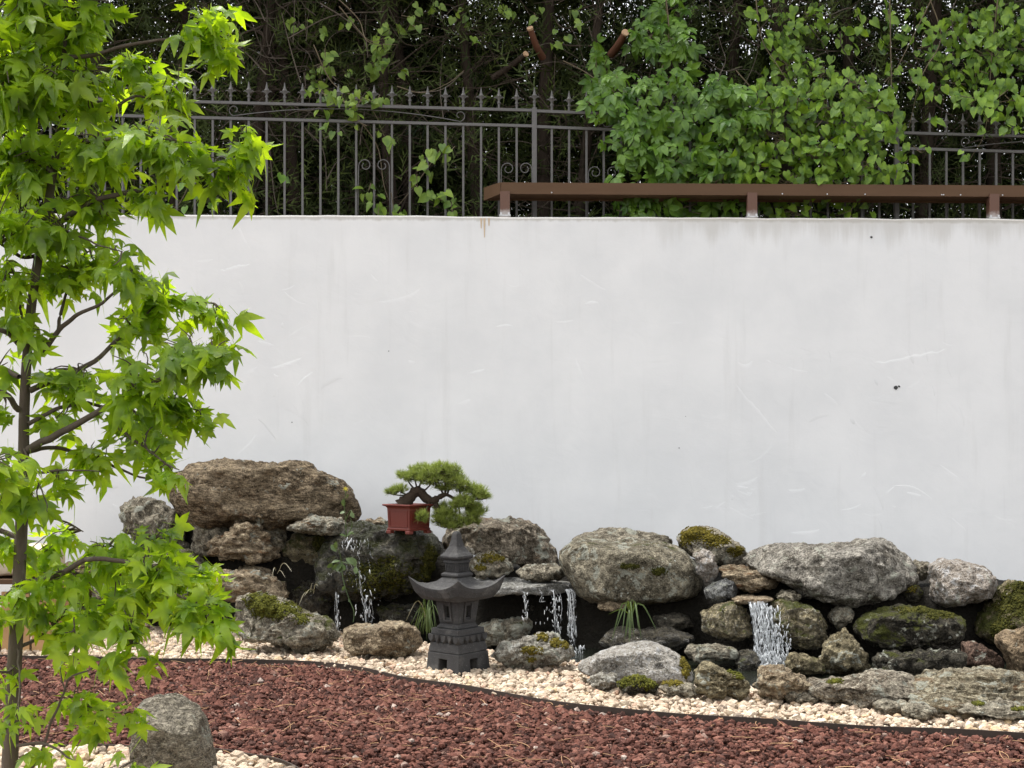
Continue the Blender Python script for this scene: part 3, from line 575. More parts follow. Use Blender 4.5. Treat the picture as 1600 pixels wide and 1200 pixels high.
rock('moss_clump', [(963,1066),(982,1055),(1010,1055),(1028,1064),(1026,1080),(999,1086),(971,1082)], None, .11, DARK(moss=.4), 'small stone wrapped in bright moss below the pale sloping rock', moss=((995,1064,30,12),(1015,1068,14,10)), mcol=M_MOSSG)
rock('front_right', [(1028,1070),(1055,1064),(1081,1070),(1096,1082),(1067,1090),(1033,1086)], None, .12, GREY(lichen=.4), 'low grey stone right of the bright moss stone', moss=((1050,1068,18,5),), mcol=M_MOSS)
rock('front_mid', [(1082,1055),(1088,1037),(1103,1032),(1129,1041),(1152,1052),(1171,1066),(1171,1088),(1140,1093),(1106,1092),(1086,1078)], None, .19, OLIVE(lichen=.25,streak=.4), 'angular olive rock at the pond rim with a moss strip along its right side', res=6, rough=1.2, facets=9, strata=.5, moss=((1160,1056,16,6),(1145,1047,10,5)), mcol=M_MOSSG)
rock('rim_a', [(1177,1062),(1191,1043),(1215,1040),(1239,1055),(1269,1064),(1274,1078),(1239,1086),(1200,1096),(1177,1088)], None, .19, TAN(lichen=.4,rust=.25,streak=.4), 'brown and grey rim rock below the right waterfall', res=6, rough=1.2, facets=8, strata=.6)
rock('rim_small', [(1219,1087),(1233,1077),(1254,1080),(1279,1092),(1260,1099),(1230,1097)], None, .08, GREY(lichen=.4), 'small flat grey stone on the gravel below the right waterfall')
rock('rim_b', [(1262,1076),(1296,1068),(1332,1064),(1365,1056),(1398,1048),(1428,1053),(1442,1063),(1440,1082),(1404,1096),(1374,1097),(1350,1102),(1320,1102),(1284,1092)], None, .22, rock_mat((0.17,0.135,0.095),(0.36,0.315,0.245),lichen=.4,streak=.2), 'long flat-topped rim rock with a moss tuft in the middle', res=6, rough=1.1, e=.55, facets=7, moss=((1305,1066,14,5),), mcol=M_MOSSG)
rock('rim_c', [(1412,1094),(1434,1071),(1464,1050),(1497,1041),(1530,1043),(1566,1046),(1600,1055),(1660,1066),(1665,1108),(1590,1110),(1545,1100),(1515,1102),(1470,1104),(1428,1106)], None, .3, rock_mat((0.17,0.135,0.08),(0.36,0.315,0.225),lichen=.5,rust=.3,streak=.7), 'long layered rim rock reaching the right edge of the picture', res=6, rough=1.0, e=.6, facets=6, strata=1.0)
rock('rim_d', [(1485,1106),(1515,1097),(1554,1093),(1584,1098),(1608,1106),(1650,1113),(1650,1122),(1590,1124),(1560,1124),(1530,1119),(1500,1113)], None, .17, GREY(lichen=.5,streak=.4), 'flat grey rock in the lower right corner of the rockery', rough=1.2, moss=((1530,1100,12,4),(1590,1108,14,5)), mcol=M_MOSSG)
rock('rim_e', [(1408,1110),(1428,1096),(1452,1098),(1463,1112),(1440,1123),(1420,1121)], None, .09, GREY(lichen=.4,moss=.1), 'small angular grey stone on the gravel near the right corner')
rock('rim_f', [(1362,1101),(1380,1092),(1419,1098),(1410,1114),(1377,1112)], None, .08, GREY(lichen=.6), 'small low lichen stone in front of the flat-topped rim rock')
rock('rim_g', [(1458,1100),(1475,1094),(1488,1098),(1482,1108),(1462,1109)], None, .06, PALE(lichen=.3), 'small pale stone wedged before the long layered rim rock')
# the standing stone in the foreground
rock('standing', [(205,1150),(206,1114),(216,1097),(236,1088),(262,1084),(285,1087),(304,1097),(318,1116),(329,1150),(337,1190),(338,1235),(300,1240),(240,1240),(207,1235)], 6.2, .15, rock_mat((0.18,0.155,0.115),(0.31,0.275,0.215),lichen=.2,moss=.05,streak=.3,sc_=1.5), 'upright grey standing stone in the foreground beside the sweetgum tree', res=6, e=.72, rough=.42, facets=5, name='standing_stone', group='rocks of the water garden')
# ------------------------------------------------------------------ iron fence on the raised ground
FY = 12.32
M_IRON = simple('fence_iron', (0.125, 0.120, 0.115), 0.55, 0.25, 30, 0.3, spec=0.4)
fence = empty('iron_fence', (0, FY, WALL_TOP), 'grey wrought iron fence with spear points standing behind the white wall', 'fence')
def fyp(px):                                   # row of the top rail in each panel
    return float(np.interp(px, [-800, 252, 835, 836, 1404, 1406, 2400], [142, 161.5, 172.5, 173.5, 192, 204, 226]))
def fp(px, py): 
    a = at(px, py, FY); a[1] = FY + 0.03 * a[0]; return a
panels = [(-331, 252), (252, 835), (835, 1405), (1405, 1960)]
ME = {}
def part(mb, name, m, parent, **k): return mb.build(name, m, parent, **k)
for a, b in panels:
    for off, th in ((0, .011), (24.5, .011)):
        mb = MB(); p, q = fp(a + 3, fyp(a + 1) + off), fp(b - 3, fyp(b - 1) + off)
        d = (q - p); L = np.linalg.norm(d); M = Matrix.Rotation(math.atan2(d[1], d[0]), 3, 'Z') @ Matrix.Rotation(-math.atan2(d[2], d[0]), 3, 'Y')
        mb.box((p + q) / 2, (L / 2, .016, th), M); part(mb, 'rail', M_IRON, fence)
    n = 21; sp = (b - a) / n
    for k in range(1, n):
        x = a + sp * k
        if x < -340: continue
        t = fp(x, fyp(x)); lo = fp(x, 360)
        z0, z1 = lo[2], t[2] - 24.5 * FY / FPX
        mb = MB(); mb.box((t[0], t[1], (z0 + z1) / 2), (.0085, .0085, (z1 - z0) / 2)); pk = part(mb, 'picket', M_IRON, fence)
        if 'spear' not in ME:
            mb = MB(); mb.tube([(0, 0, 0), (0, 0, .062)], [.010, .010], 6); mb.tube([(0, 0, .04), (0, 0, .052)], [.015, .015], 6)
            prof = [(.006, .058), (.017, .085), (.024, .098), (.013, .112), (.002, .165)]
            mb.tube([(0, 0, z) for r_, z in prof], [r_ for r_, z in prof], 6)
            for s in (-1, 1):
                mb.tube([(s * .008, 0, .080), (s * .030, 0, .092), (s * .043, 0, .084)], [.007, .006, .0015], 5)
            o = mb.build('spear_point', M_IRON, None); ME['spear'] = o.data; bpy.data.objects.remove(o)
        o = link('spear_point', ME['spear'], None, pk); o.location = Vector(t) - fence.location + Vector((0, 0, .008))
        if (k - 4) % 8 == 0:                    # heart scroll hugging a picket
            mb = MB()
            for s in (-1, 1):
                zt = t[2] - (24.5 + 62) * FY / FPX; pts = []
                for u in np.linspace(0, 1, 22):
                    ang = math.pi * (1.0 - 2.3 * u) if True else 0; r_ = .052 * (1 - .62 * u)
                    pts.append((t[0] + s * (.07 + math.cos(ang) * r_ * -1) , t[1] - .014, zt - .03 + math.sin(ang) * r_))
                pts = [(t[0] + s * .128, t[1] - .014, z0)] + [(t[0] + s * .124, t[1] - .014, zt - .12)] + pts
                mb.tube(pts, .0045, 5)
            part(mb, 'scroll', M_IRON, fence, smooth=True)
    # long flat bow between the two rails
    mb = MB()
    for s, x0 in ((1, a + (b - a) * .5), (-1, a + (b - a) * .5)):
        pts = []
        for u in np.linspace(0, 1, 14):
            x = x0 + s * u * (b - a) * .30; pts.append(fp(x, fyp(x) + 5 + 15 * u * u))
        xe = x0 + s * (b - a) * .30; cc = fp(xe, fyp(xe) + 11)
        for u in np.linspace(-1.57, 4.5, 16):
            r_ = .048 * (1 - (u + 1.57) / 9); pts.append((cc[0] + s * math.cos(u) * r_, cc[1], cc[2] + math.sin(u) * r_))
        mb.tube(pts, .0045, 5)
    part(mb, 'bow_scroll', M_IRON, fence, smooth=True)
for x in (-331, 252, 835, 1405):
    t = fp(x, fyp(x) - 4); lo = fp(x, 362); mb = MB(); mb.box((t[0], t[1], (t[2] + lo[2]) / 2), (.020, .020, (t[2] - lo[2]) / 2)); pk = part(mb, 'post', M_IRON, fence, bevel=.003)
    o = link('spear_point', ME['spear'], None, pk); o.location = Vector(t) - fence.location + Vector((0, 0, .0))

# ------------------------------------------------------------------ brown steel rail standing on the wall
g = G('brown_paint'); v = g.coord(); c = g.mix(g.noise(g.map(v, (.6, 4, 4)), 5), (0.098, 0.056, 0.031), (0.135, 0.080, 0.046))
g.bsdf(c, 0.6, g.bump(g.noise(v, 40), .1, .002), .15); M_BROWN = g.m
g = G('brown_post_paint'); v = g.coord(); z = g.n('SeparateXYZ', 2, None, Vector=v)
worn = g.math('ADD', z, g.math('MULTIPLY', g.noise(v, 30, 5), .06))
g.bsdf(g.mix(g.ramp(worn, .05, .10), (0.42, 0.38, 0.36), (0.135, 0.068, 0.045)), 0.5, g.bump(g.noise(v, 60), .2, .002), .4); M_BPOST = g.m
rail = empty('brown_rail', (at(790, 338, 11.95)[0], 11.95, WALL_TOP), 'brown painted steel rail on short posts along the top of the white wall', 'railing')
zt = CAM_Z + (HOR - 285) * 11.95 / FPX; zb = CAM_Z + (HOR - 303) * 11.95 / FPX
x0 = at(783, 300, 11.95)[0]; x1 = 4.9; dep = .26
def ry(x): return wallY(x) + .05
def strip(name, prof, xa, xb, m=M_BROWN, skew=0.0):
    """extrude a closed (depth, height) profile along the wall"""
    V = []; k = len(prof)
    for x in (xa, xb):
        for d, z in prof: xx = x - (skew * d if x == xa else 0); V.append((xx, ry(xx) + d, z))
    F = [tuple((i, (i + 1) % k, k + (i + 1) % k, k + i)) for i in range(k)] + [tuple(range(k - 1, -1, -1)), tuple(range(k, 2 * k))]
    mb = MB(); mb.add(V, F); return mb.build(name, m, rail)
strip('front_board', [(0, zb), (0, zt), (.006, zt), (.006, zb)], x0, x1, skew=.5)
strip('top_plate', [(0.007, zt - .008), (0.007, zt), (dep, zt), (dep, zt - .008)], x0, x1, skew=.5)
strip('under_plate', [(0.008, zb + .004), (0.008, zb + .010), (dep - .004, zb + .010), (dep - .004, zb + .004)], x0, x1, skew=.5)
strip('back_lip', [(dep, zb - .012), (dep, zt), (dep + .006, zt), (dep + .006, zb - .012)], x0, x1, skew=.5)
# oblique end plate
ya = ry(x0); mb = MB(); xe = x0 - .5 * dep - .004
mb.add([(x0 - .004, ya, zb), (x0 - .004, ya, zt), (xe, ry(xe) + dep, zt), (xe, ry(xe) + dep, zb - .012), (x0 - .010, ya, zb), (x0 - .010, ya, zt), (xe - .006, ry(xe) + dep, zt), (xe - .006, ry(xe) + dep, zb - .012)], [(0, 1, 2, 3), (7, 6, 5, 4), (0, 4, 5, 1), (1, 5, 6, 2), (2, 6, 7, 3), (3, 7, 4, 0)])
mb.build('end_plate', M_BROWN, rail)
M_ZINC = simple('zinc', (0.55, 0.55, 0.55), .4, .3, 40, metal=.6)
for px in (789, 1177, 1561, 1945):
    xx = at(px, 320, 11.95)[0]
    mb = MB(); mb.box((xx, ry(xx) - .012, (WALL_TOP + zb) / 2 + .006), (.038, .010, (zb - WALL_TOP) / 2 + .012)); mb.box((xx, ry(xx) + .05, (WALL_TOP + zb) / 2), (.034, .03, (zb - WALL_TOP) / 2 - .001))
    p = mb.build('post', M_BPOST, rail)
    mb = MB(); mb.box((xx, ry(xx) + .03, WALL_TOP + .012), (.044, .055, .006)); mb.box((xx - .03, ry(xx) - .024, WALL_TOP + .022), (.008, .006, .012)); mb.box((xx + .03, ry(xx) - .024, WALL_TOP + .022), (.008, .006, .012))
    mb.build('base_plate', M_ZINC, p)
mb = MB()
for px in (862, 1225, 1296, 1356, 1478, 1481, 1508, 1575):
    a = at(px, 303, 11.95); mb.tube([(a[0], ry(a[0]) - .006, zb + .012), (a[0], ry(a[0]) - .001, zb + .012)], [.005, .007], 6)
mb.build('screw_heads', M_ZINC, rail)['kind'] = 'stuff'

# ------------------------------------------------------------------ stone lantern
g = G('lava_stone'); v = g.coord(); f = g.noise(v, 18, 8, .7)
c = g.mix(f, (0.030, 0.029, 0.029), (0.078, 0.076, 0.075)); c = g.mix(g.ramp(g.noise(v, 160, 2), .6, .7, 0, .5), c, (0.17, 0.17, 0.17)); c = g.mix(g.ramp(g.noise(v, 7, 8, .7), .52, .68, 0, .55), c, (0.15, 0.145, 0.135)); c = g.mix(g.ramp(g.noise(v, 11, 6, .7), .60, .72, 0, .5), c, (0.07, 0.065, 0.045))
g.bsdf(c, 0.88, g.bump(g.math('ADD', g.noise(v, 200, 3), g.math('MULTIPLY', g.noise(v, 30, 5), .6)), .9, .008), .2); M_LAVA = g.m
LC = at(716, 1045, 8.9); LC[2] = .036
lant = empty('stone_lantern', LC, 'dark grey pagoda stone lantern standing on the pale gravel', 'lantern')
lant.rotation_euler = (R(.5), R(-1.6), R(45 + 3))
S2 = math.sqrt(.5)
def sq(levels, close=True):
    """square loft from (half diagonal, z) levels in the lantern's own frame"""
    mb = MB(); V = []
    for hd, z in levels:
        h = hd * S2; V += [(-h, -h, z), (h, -h, z), (h, h, z), (-h, h, z)]
    F = []
    for i in range(len(levels) - 1):
        for j in range(4): a = 4 * i + j; b = 4 * i + (j + 1) % 4; F.append((a, b, b + 4, a + 4))
    F += [(3, 2, 1, 0), tuple(4 * (len(levels) - 1) + j for j in range(4))]
    mb.add(V, F); return mb
def lbuild(mb, name, bevel=.004, cuts=(), smooth=False):
    me = bpy.data.meshes.new(name); me.from_pydata(mb.V, [], mb.F)
    o = link(name, me, M_LAVA)
    if cuts:
        for c, h in cuts:
            cb = MB(); cb.box(c, h); cm = bpy.data.meshes.new('c'); cm.from_pydata(cb.V, [], cb.F); co = link('c', cm)
            md = o.modifiers.new('b', 'BOOLEAN'); md.operation = 'DIFFERENCE'; md.object = co; md.solver = 'EXACT'
            bpy.context.view_layer.update(); dg = bpy.context.evaluated_depsgraph_get(); nm = bpy.data.meshes.new_from_object(o.evaluated_get(dg))
            o.modifiers.clear(); o.data = nm; bpy.data.objects.remove(co)
    if bevel:
        bm = bmesh.new(); bm.from_mesh(o.data); bmesh.ops.remove_doubles(bm, verts=bm.verts, dist=1e-5)
        bmesh.ops.bevel(bm, geom=[e for e in bm.edges if e.is_manifold and e.calc_face_angle(0) > .35], offset=bevel, segments=2, profile=.5, affect='EDGES', clamp_overlap=True); bm.to_mesh(o.data); bm.free()
    if smooth: o.data.polygons.foreach_set('use_smooth', [True] * len(o.data.polygons))
    if len(o.data.materials) == 0: o.data.materials.append(M_LAVA)
    o.name = name; o.parent = lant; return o
lbuild(sq([(.186, -.03), (.186, 0), (.175, .104)]), 'base', .005, cuts=(((0, 0, .010), (.032, .4, .058)), ((0, 0, .010), (.4, .032, .058))))
lbuild(sq([(.173, .106), (.160, .160)]), 'base_shoulder', .004)
col = lbuild(sq([(.150, .161), (.152, .203)]), 'lotus_collar', .003)
for s4 in range(4):                            # lotus petals along each side of the collar
    Mz = Matrix.Rotation(s4 * math.pi / 2, 3, 'Z'); hw = .152 * S2
    for k in range(-2, 3):
        if k == -2 and False: continue
        mb = MB(); cx = k * hw * .46; wd = hw * .24
        P = [(cx - wd, .205), (cx - wd * .95, .178), (cx - wd * .5, .163), (cx, .154), (cx + wd * .5, .163), (cx + wd * .95, .178), (cx + wd, .205)]
        if k in (-1, 1): P = [(cx - wd * .8, .205), (cx - wd * .8, .185), (cx - wd * .3, .168), (cx, .150), (cx + wd * .3, .168), (cx + wd * .8, .185), (cx + wd * .8, .205)]
        V = [Mz @ Vector((x, -hw - .004, z)) for x, z in P] + [Mz @ Vector((cx + (x - cx) * .7, -hw - .017, .203 - (.203 - z) * .78)) for x, z in P]; n = len(P)
        mb.add(V, [tuple(range(n, 2 * n))] + [(i, (i + 1) % n, n + (i + 1) % n, n + i) for i in range(n)])
        o = lbuild(mb, 'petal', 0); o.parent = col
lbuild(sq([(.150, .204), (.156, .207), (.153, .240)]), 'plinth', .004)
lbuild(sq([(.118, .241), (.122, .247), (.108, .258), (.104, .268)]), 'chamber_foot', .003)
lbuild(sq([(.104, .269), (.128, .40)]), 'light_chamber', .003, cuts=(((0, 0, .335), (.062, .062, .055)), ((0, 0, .337), (.020, .4, .034)), ((0, 0, .337), (.4, .020, .034))))
for s4 in range(4):                            # raised frames round the four windows
    Mz = Matrix.Rotation(s4 * math.pi / 2, 3, 'Z'); mb = MB()
    def fr(x, z): d = .104 * S2 + (.024 * S2) * (z - .269) / .131; return d
    for x0_, x1_, z0_, z1_ in ((-.034, -.021, .292, .384), (.021, .034, .292, .384), (-.034, .034, .280, .2915), (-.034, .034, .3845, .396)):
        V = []
        for dd in (0.001, -.008):
            for x, z in ((x0_, z0_), (x1_, z0_), (x1_, z1_), (x0_, z1_)): V.append(Mz @ Vector((x, -fr(x, z) + dd, z)))
        mb.add(V, [(4, 5, 6, 7), (0, 1, 5, 4), (1, 2, 6, 5), (2, 3, 7, 6), (3, 0, 4, 7)])
    lbuild(mb, 'window_frame', 0)
# curved roof: eaves sweep up to the corners
n = 13; us = np.linspace(-1, 1, n)
def ring(hd, z0, zup, sag):
    h = hd * S2; V = []
    for s4 in range(4):
        Mz = Matrix.Rotation(s4 * math.pi / 2, 3, 'Z')
        for u in us[:-1]: V.append(Mz @ Vector((u * h, -h * (1 - sag * (1 - u * u)), z0 + zup * abs(u) ** 2.4)))
    return V
rings = [ring(.150, .400, 0, 0), ring(.205, .406, .004, 0), ring(.245, .426, .026, .02), ring(.272, .456, .056, .04), ring(.281, .474, .064, .05), ring(.281, .478, .064, .05), ring(.270, .479, .056, .05), ring(.225, .476, .030, .03), ring(.170, .486, .014, 0), ring(.120, .506, .004, 0), ring(.090, .528, 0, 0), ring(.078, .536, 0, 0)]
mb = MB(); V = [p for r_ in rings for p in r_]; m4 = 4 * (n - 1); F = []
for i in range(len(rings) - 1):
    for j in range(m4): F.append((i * m4 + j, i * m4 + (j + 1) % m4, (i + 1) * m4 + (j + 1) % m4, (i + 1) * m4 + j))
F += [tuple(range(m4 - 1, -1, -1)), tuple((len(rings) - 1) * m4 + j for j in range(m4))]
mb.add(V, F); lbuild(mb, 'roof', 0)
lbuild(sq([(.084, .534), (.093, .541), (.093, .552), (.072, .562)]), 'neck_ring', .003)
dr = lbuild(sq([(.066, .563), (.070, .612)]), 'neck_drum', .002)
for s4 in range(4):
    Mz = Matrix.Rotation(s4 * math.pi / 2, 3, 'Z')
    for k in range(-3, 4):
        mb = MB(); x = k * .0130; mb.tube([Mz @ Vector((x, -.0475, .566)), Mz @ Vector((x, -.0500, .610))], [.0050, .0054], 6); o = lbuild(mb, 'flute', 0); o.parent = dr
lbuild(sq([(.074, .613), (.080, .618), (.078, .628), (.072, .632)]), 'drum_ring', .002)
lbuild(sq([(.078, .633), (.097, .646), (.098, .656), (.070, .678), (.046, .710), (.034, .745), (.026, .783), (.020, .792), (.008, .797)]), 'finial', .002)

# ------------------------------------------------------------------ bonsai in a red pot
M_POT = simple('red_glaze', (0.115, 0.020, 0.013), 0.40, 0.12, 14, 0.1, .002, spec=.5)
BY = 10.32; BC = at(640, 833, BY); BX = BC[0]; bz = BC[2]
pot = empty('bonsai_pot', (BX, BY, bz), 'square red ceramic bonsai pot standing on the wet boulder', 'plant pot')
Mp = Matrix.Rotation(R(50), 3, 'Z')
def psq(levels, mats=M_POT, name='body', bevel=.004):
    mb = MB(); V = []
    for h, z in levels:
        for x, y in ((-1, -1), (1, -1), (1, 1), (-1, 1)): V.append(Mp @ Vector((x * h, y * h, z)) + Vector((BX - .005, BY, bz)))
    F = []
    for i in range(len(levels) - 1):
        for j in range(4): a = 4 * i + j; b = 4 * i + (j + 1) % 4; F.append((a, b, b + 4, a + 4))
    F += [(3, 2, 1, 0), tuple(4 * (len(levels) - 1) + j for j in range(4))]
    mb.add(V, F); return mb.build(name, mats, pot, bevel=bevel)
psq([(.096, .022), (.098, .034), (.104, .17), (.112, .181), (.128, .186), (.128, .196), (.114, .197), (.110, .180)])
psq([(.101, .020), (.103, .034), (.100, .037)], name='foot_band', bevel=.003)
psq([(.108, .176), (.108, .186)], simple('pot_soil', (.03, .022, .015), .95, .4, 40, .6, .01), 'potting_soil', 0)
for s4 in range(4):
    Mz = Mp @ Matrix.Rotation(s4 * math.pi / 2, 3, 'Z'); mb = MB(); o3 = Vector((BX - .005, BY, bz))
    for x0_, x1_, z0_, z1_ in ((-.082, .082, .045, .052), (-.086, .086, .150, .157), (-.084, -.077, .0525, .1495), (.077, .084, .0525, .1495)):
        V = []
        for e_ in (0, .004):
            for x, z in ((x0_, z0_), (x1_, z0_), (x1_, z1_), (x0_, z1_)): V.append(Mz @ Vector((x, -(.0975 + .006 * (z - .034) / .136) - e_, z)) + o3)
        mb.add(V, [(4, 5, 6, 7), (0, 1, 5, 4), (1, 2, 6, 5), (2, 3, 7, 6), (3, 0, 4, 7)])
    mb.build('panel_frame', M_POT, pot)
    mb = MB(); a = Mz @ Vector((-.088, -.088, .010)) + o3; mb.box(a, (.020, .020, .011), Mz); mb.build('foot', M_POT, pot, bevel=.004)
bt = empty('bonsai_pine', (BX - .03, BY, bz + .18), 'bonsai pine leaning right out of the red pot with layered needle pads', 'bonsai')
M_BARK = simple('bonsai_bark', (0.055, 0.038, 0.026), .95, .5, 60, 1.0, .012)
def bp(px, py, dy=0): a = at(px, py, BY + dy); return a
trk = spline([bp(628, 791), bp(634, 784), bp(642, 776), bp(651, 767), bp(658, 770), bp(666, 779), bp(677, 782), bp(686, 777), bp(697, 773), bp(711, 779), bp(724, 777)], 40)
rr_ = np.interp(np.linspace(0, 1, 40), [0, .12, .3, .55, .75, 1], [.062, .042, .036, .026, .014, .005]) * (1 + .12 * RNG.normal(size=40))
tubes_mesh('trunk', [(trk, rr_)], M_BARK, bt, 9)
PADS = [(680,738,38,11,-.02),(648,746,26,9,.0),(634,744,14,6,.02),(706,746,22,13,.05),(662,736,24,9,.06),(695,733,24,9,-.05),(716,758,20,12,-.03),(735,766,20,9,.02),(748,770,16,9,-.02),(730,782,22,9,-.05),(738,793,14,8,.0),(715,790,14,8,-.06),(700,803,18,8,-.03),(720,812,20,7,-.04),(735,816,18,6,.03),(688,814,14,7,-.06),(690,795,12,8,.05),(660,808,10,9,-.13),(625,766,15,6,-.02),(614,770,9,5,.0),(675,752,24,9,-.06),(700,822,18,6,.0),(747,798,15,8,.0),(712,822,20,7,-.03),(690,806,16,8,-.05),(740,806,14,7,-.02),(755,778,12,7,.0),(695,763,16,6,0)]
items = []; Vn, Fn, Tn, nn = [], [], [], 0
needle = np.array([(-.0011, 0, 0), (.0011, 0, 0), (.0009, .6, .0), (-.0009, .6, 0), (0, 1.0, 0)]); nF = np.array([(0, 1, 2), (0, 2, 3), (3, 2, 4)])
for px, py, rx, ry_, dy in PADS:
    c = bp(px, py, dy); j = np.argmin(np.linalg.norm(trk[8:] - c, axis=1)) + 8; mid = (trk[j] + c) / 2 + np.array([0, 0, -.01])
    items.append((spline([trk[j], mid, c + np.array([0, 0, -.012])], 8), np.linspace(.008, .0035, 8)))
    m = int(rx * ry_ * .30) + 14
    for q in range(m):
        d = RNG.normal(size=3); d /= np.linalg.norm(d); d *= RNG.random() ** .4; t = c + d * np.array([rx, rx * .9, ry_]) * BY / FPX
        if RNG.random() < .5: items.append((np.array([c + (t - c) * .25 + [0, 0, -.008], c + (t - c) * .7, t]), .0016))
        k = 18; ax = np.array([d[0] * .5, d[1] * .5 - .1, .75]) + RNG.normal(0, .22, 3); ax /= np.linalg.norm(ax)
        dirs = ax + RNG.normal(0, .55, (k, 3)); dirs /= np.linalg.norm(dirs, axis=1)[:, None]
        M = frame_mats(dirs, RNG.normal(size=(k, 3))) * np.stack([np.full(k, 1.0), RNG.uniform(.026, .050, k), np.full(k, 1.0)], -1)[:, None, :]
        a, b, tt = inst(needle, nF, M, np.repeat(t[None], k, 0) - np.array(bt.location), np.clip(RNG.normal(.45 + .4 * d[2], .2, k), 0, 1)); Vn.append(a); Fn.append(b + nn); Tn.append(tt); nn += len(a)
tubes_mesh('branches', items, M_BARK, bt, 5)
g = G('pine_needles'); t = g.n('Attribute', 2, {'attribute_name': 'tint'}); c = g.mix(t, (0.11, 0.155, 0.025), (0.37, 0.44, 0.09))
p = g.n('BsdfPrincipled', 0, None, Base_Color=c, Roughness=.5); tr = g.n('BsdfTranslucent', 0, None, Color=c); mx = g.n('MixShader', 0, None, Fac=.25); g.t.links.new(p, mx.node.inputs[1]); g.t.links.new(tr, mx.node.inputs[2]); g.t.links.new(mx, g.out.inputs[0])
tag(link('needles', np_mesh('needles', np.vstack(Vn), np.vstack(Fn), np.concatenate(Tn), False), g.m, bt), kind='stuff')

# ------------------------------------------------------------------ wooden bench box at the far left
M_WOOD = simple('larch', (0.40, 0.24, 0.11), .7, .35, 6, .3); M_WOODD = simple('dark_wood', (0.10, 0.055, 0.03), .7, .3, 6, .3)
M_CUSH = simple('cream_canvas', (0.50, 0.42, 0.31), .9, .06, 30, .3, .004)
wy = 9.62; xr = at(74, 1000, wy)[0]; bx = empty('wooden_bench', (xr - .5, wy + .25, 0), 'low slatted wooden bench behind the sweetgum trunk at the far left', 'bench')
zt_ = at(0, 912, wy)[2]
for k in range(12):
    x = xr - .055 - k * .095
    mb = MB(); mb.box((x, wy, zt_ / 2 - .02), (.040, .011, zt_ / 2 - .03)); mb.build('slat', M_WOOD, bx, bevel=.002)
for x in (xr - .008, xr - 1.15):
    for y in (wy + .03, wy + .5):
        mb = MB(); mb.box((x, y, zt_ / 2), (.02, .022, zt_ / 2)); mb.build('leg', M_WOOD, bx, bevel=.002)
mb = MB(); mb.box((xr - .57, wy + .26, zt_ + .015), (.60, .30, .016)); mb.build('seat_board', M_WOODD, bx, bevel=.003)
for k in range(5):
    mb = MB(); mb.box((xr - .01, wy + .09 + k * .09, zt_ / 2 - .02), (.009, .040, zt_ / 2 - .03)); mb.build('slat', M_WOOD, bx, bevel=.002)
V, F = ICO[5]; e = .3; sg = np.sign(V) * np.abs(V) ** e; sg = sg * np.array([.56, .27, .088]); sg[:, 2] += .012 * vnoise(sg * 9) + .02 * (sg[:, 0] > .2) * sm((sg[:, 0] - .2) / .3); sg += .006 * np.stack([vnoise(sg * 14 + 3), vnoise(sg * 14 + 9), vnoise(sg * 14)], -1)
cu = tag(link('seat_cushion', np_mesh('seat_cushion', sg, F), M_CUSH, None, (xr - .57, wy + .26, zt_ + .125)), 'cream canvas cushion lying on the wooden bench at the far left', 'cushion')

# ------------------------------------------------------------------ falling water
g = G('falling_water')
p = g.n('BsdfPrincipled', 0, None, Base_Color=(.92, .95, .97), Roughness=.12, IOR=1.33); p.node.inputs['Transmission Weight'].default_value = .45; p.node.inputs['Specular IOR Level'].default_value = .6
g.t.links.new(p, g.out.inputs[0]); M_WATER = g.m
def sheet_mat(nm, lo, hi, mxv):
  g = G(nm); v = g.coord()                # torn white film: streaks stretched along the fall, clear between them
  st1 = g.noise(g.map(v, (60, 60, 5)), 1.0, 4, .65, .5); st2 = g.noise(g.map(v, (150, 150, 22)), 1.0, 3, .6)
  al = g.ramp(g.math('ADD', g.math('MULTIPLY', st1, .65), g.math('MULTIPLY', st2, .35)), lo, hi, 0, mxv)
  p = g.n('BsdfPrincipled', 0, None, Base_Color=(.88, .92, .95), Roughness=.2, Normal=g.bump(st2, .6, .01)); tr = g.n('BsdfTransparent', 0); mx = g.n('MixShader', 0, None, Fac=al)
  g.t.links.new(tr, mx.node.inputs[1]); g.t.links.new(p, mx.node.inputs[2]); g.t.links.new(mx, g.out.inputs[0]); return g.m
M_SHEET, M_VEIL = sheet_mat('water_sheet', .49, .66, .72), sheet_mat('water_veil', .50, .70, .6)
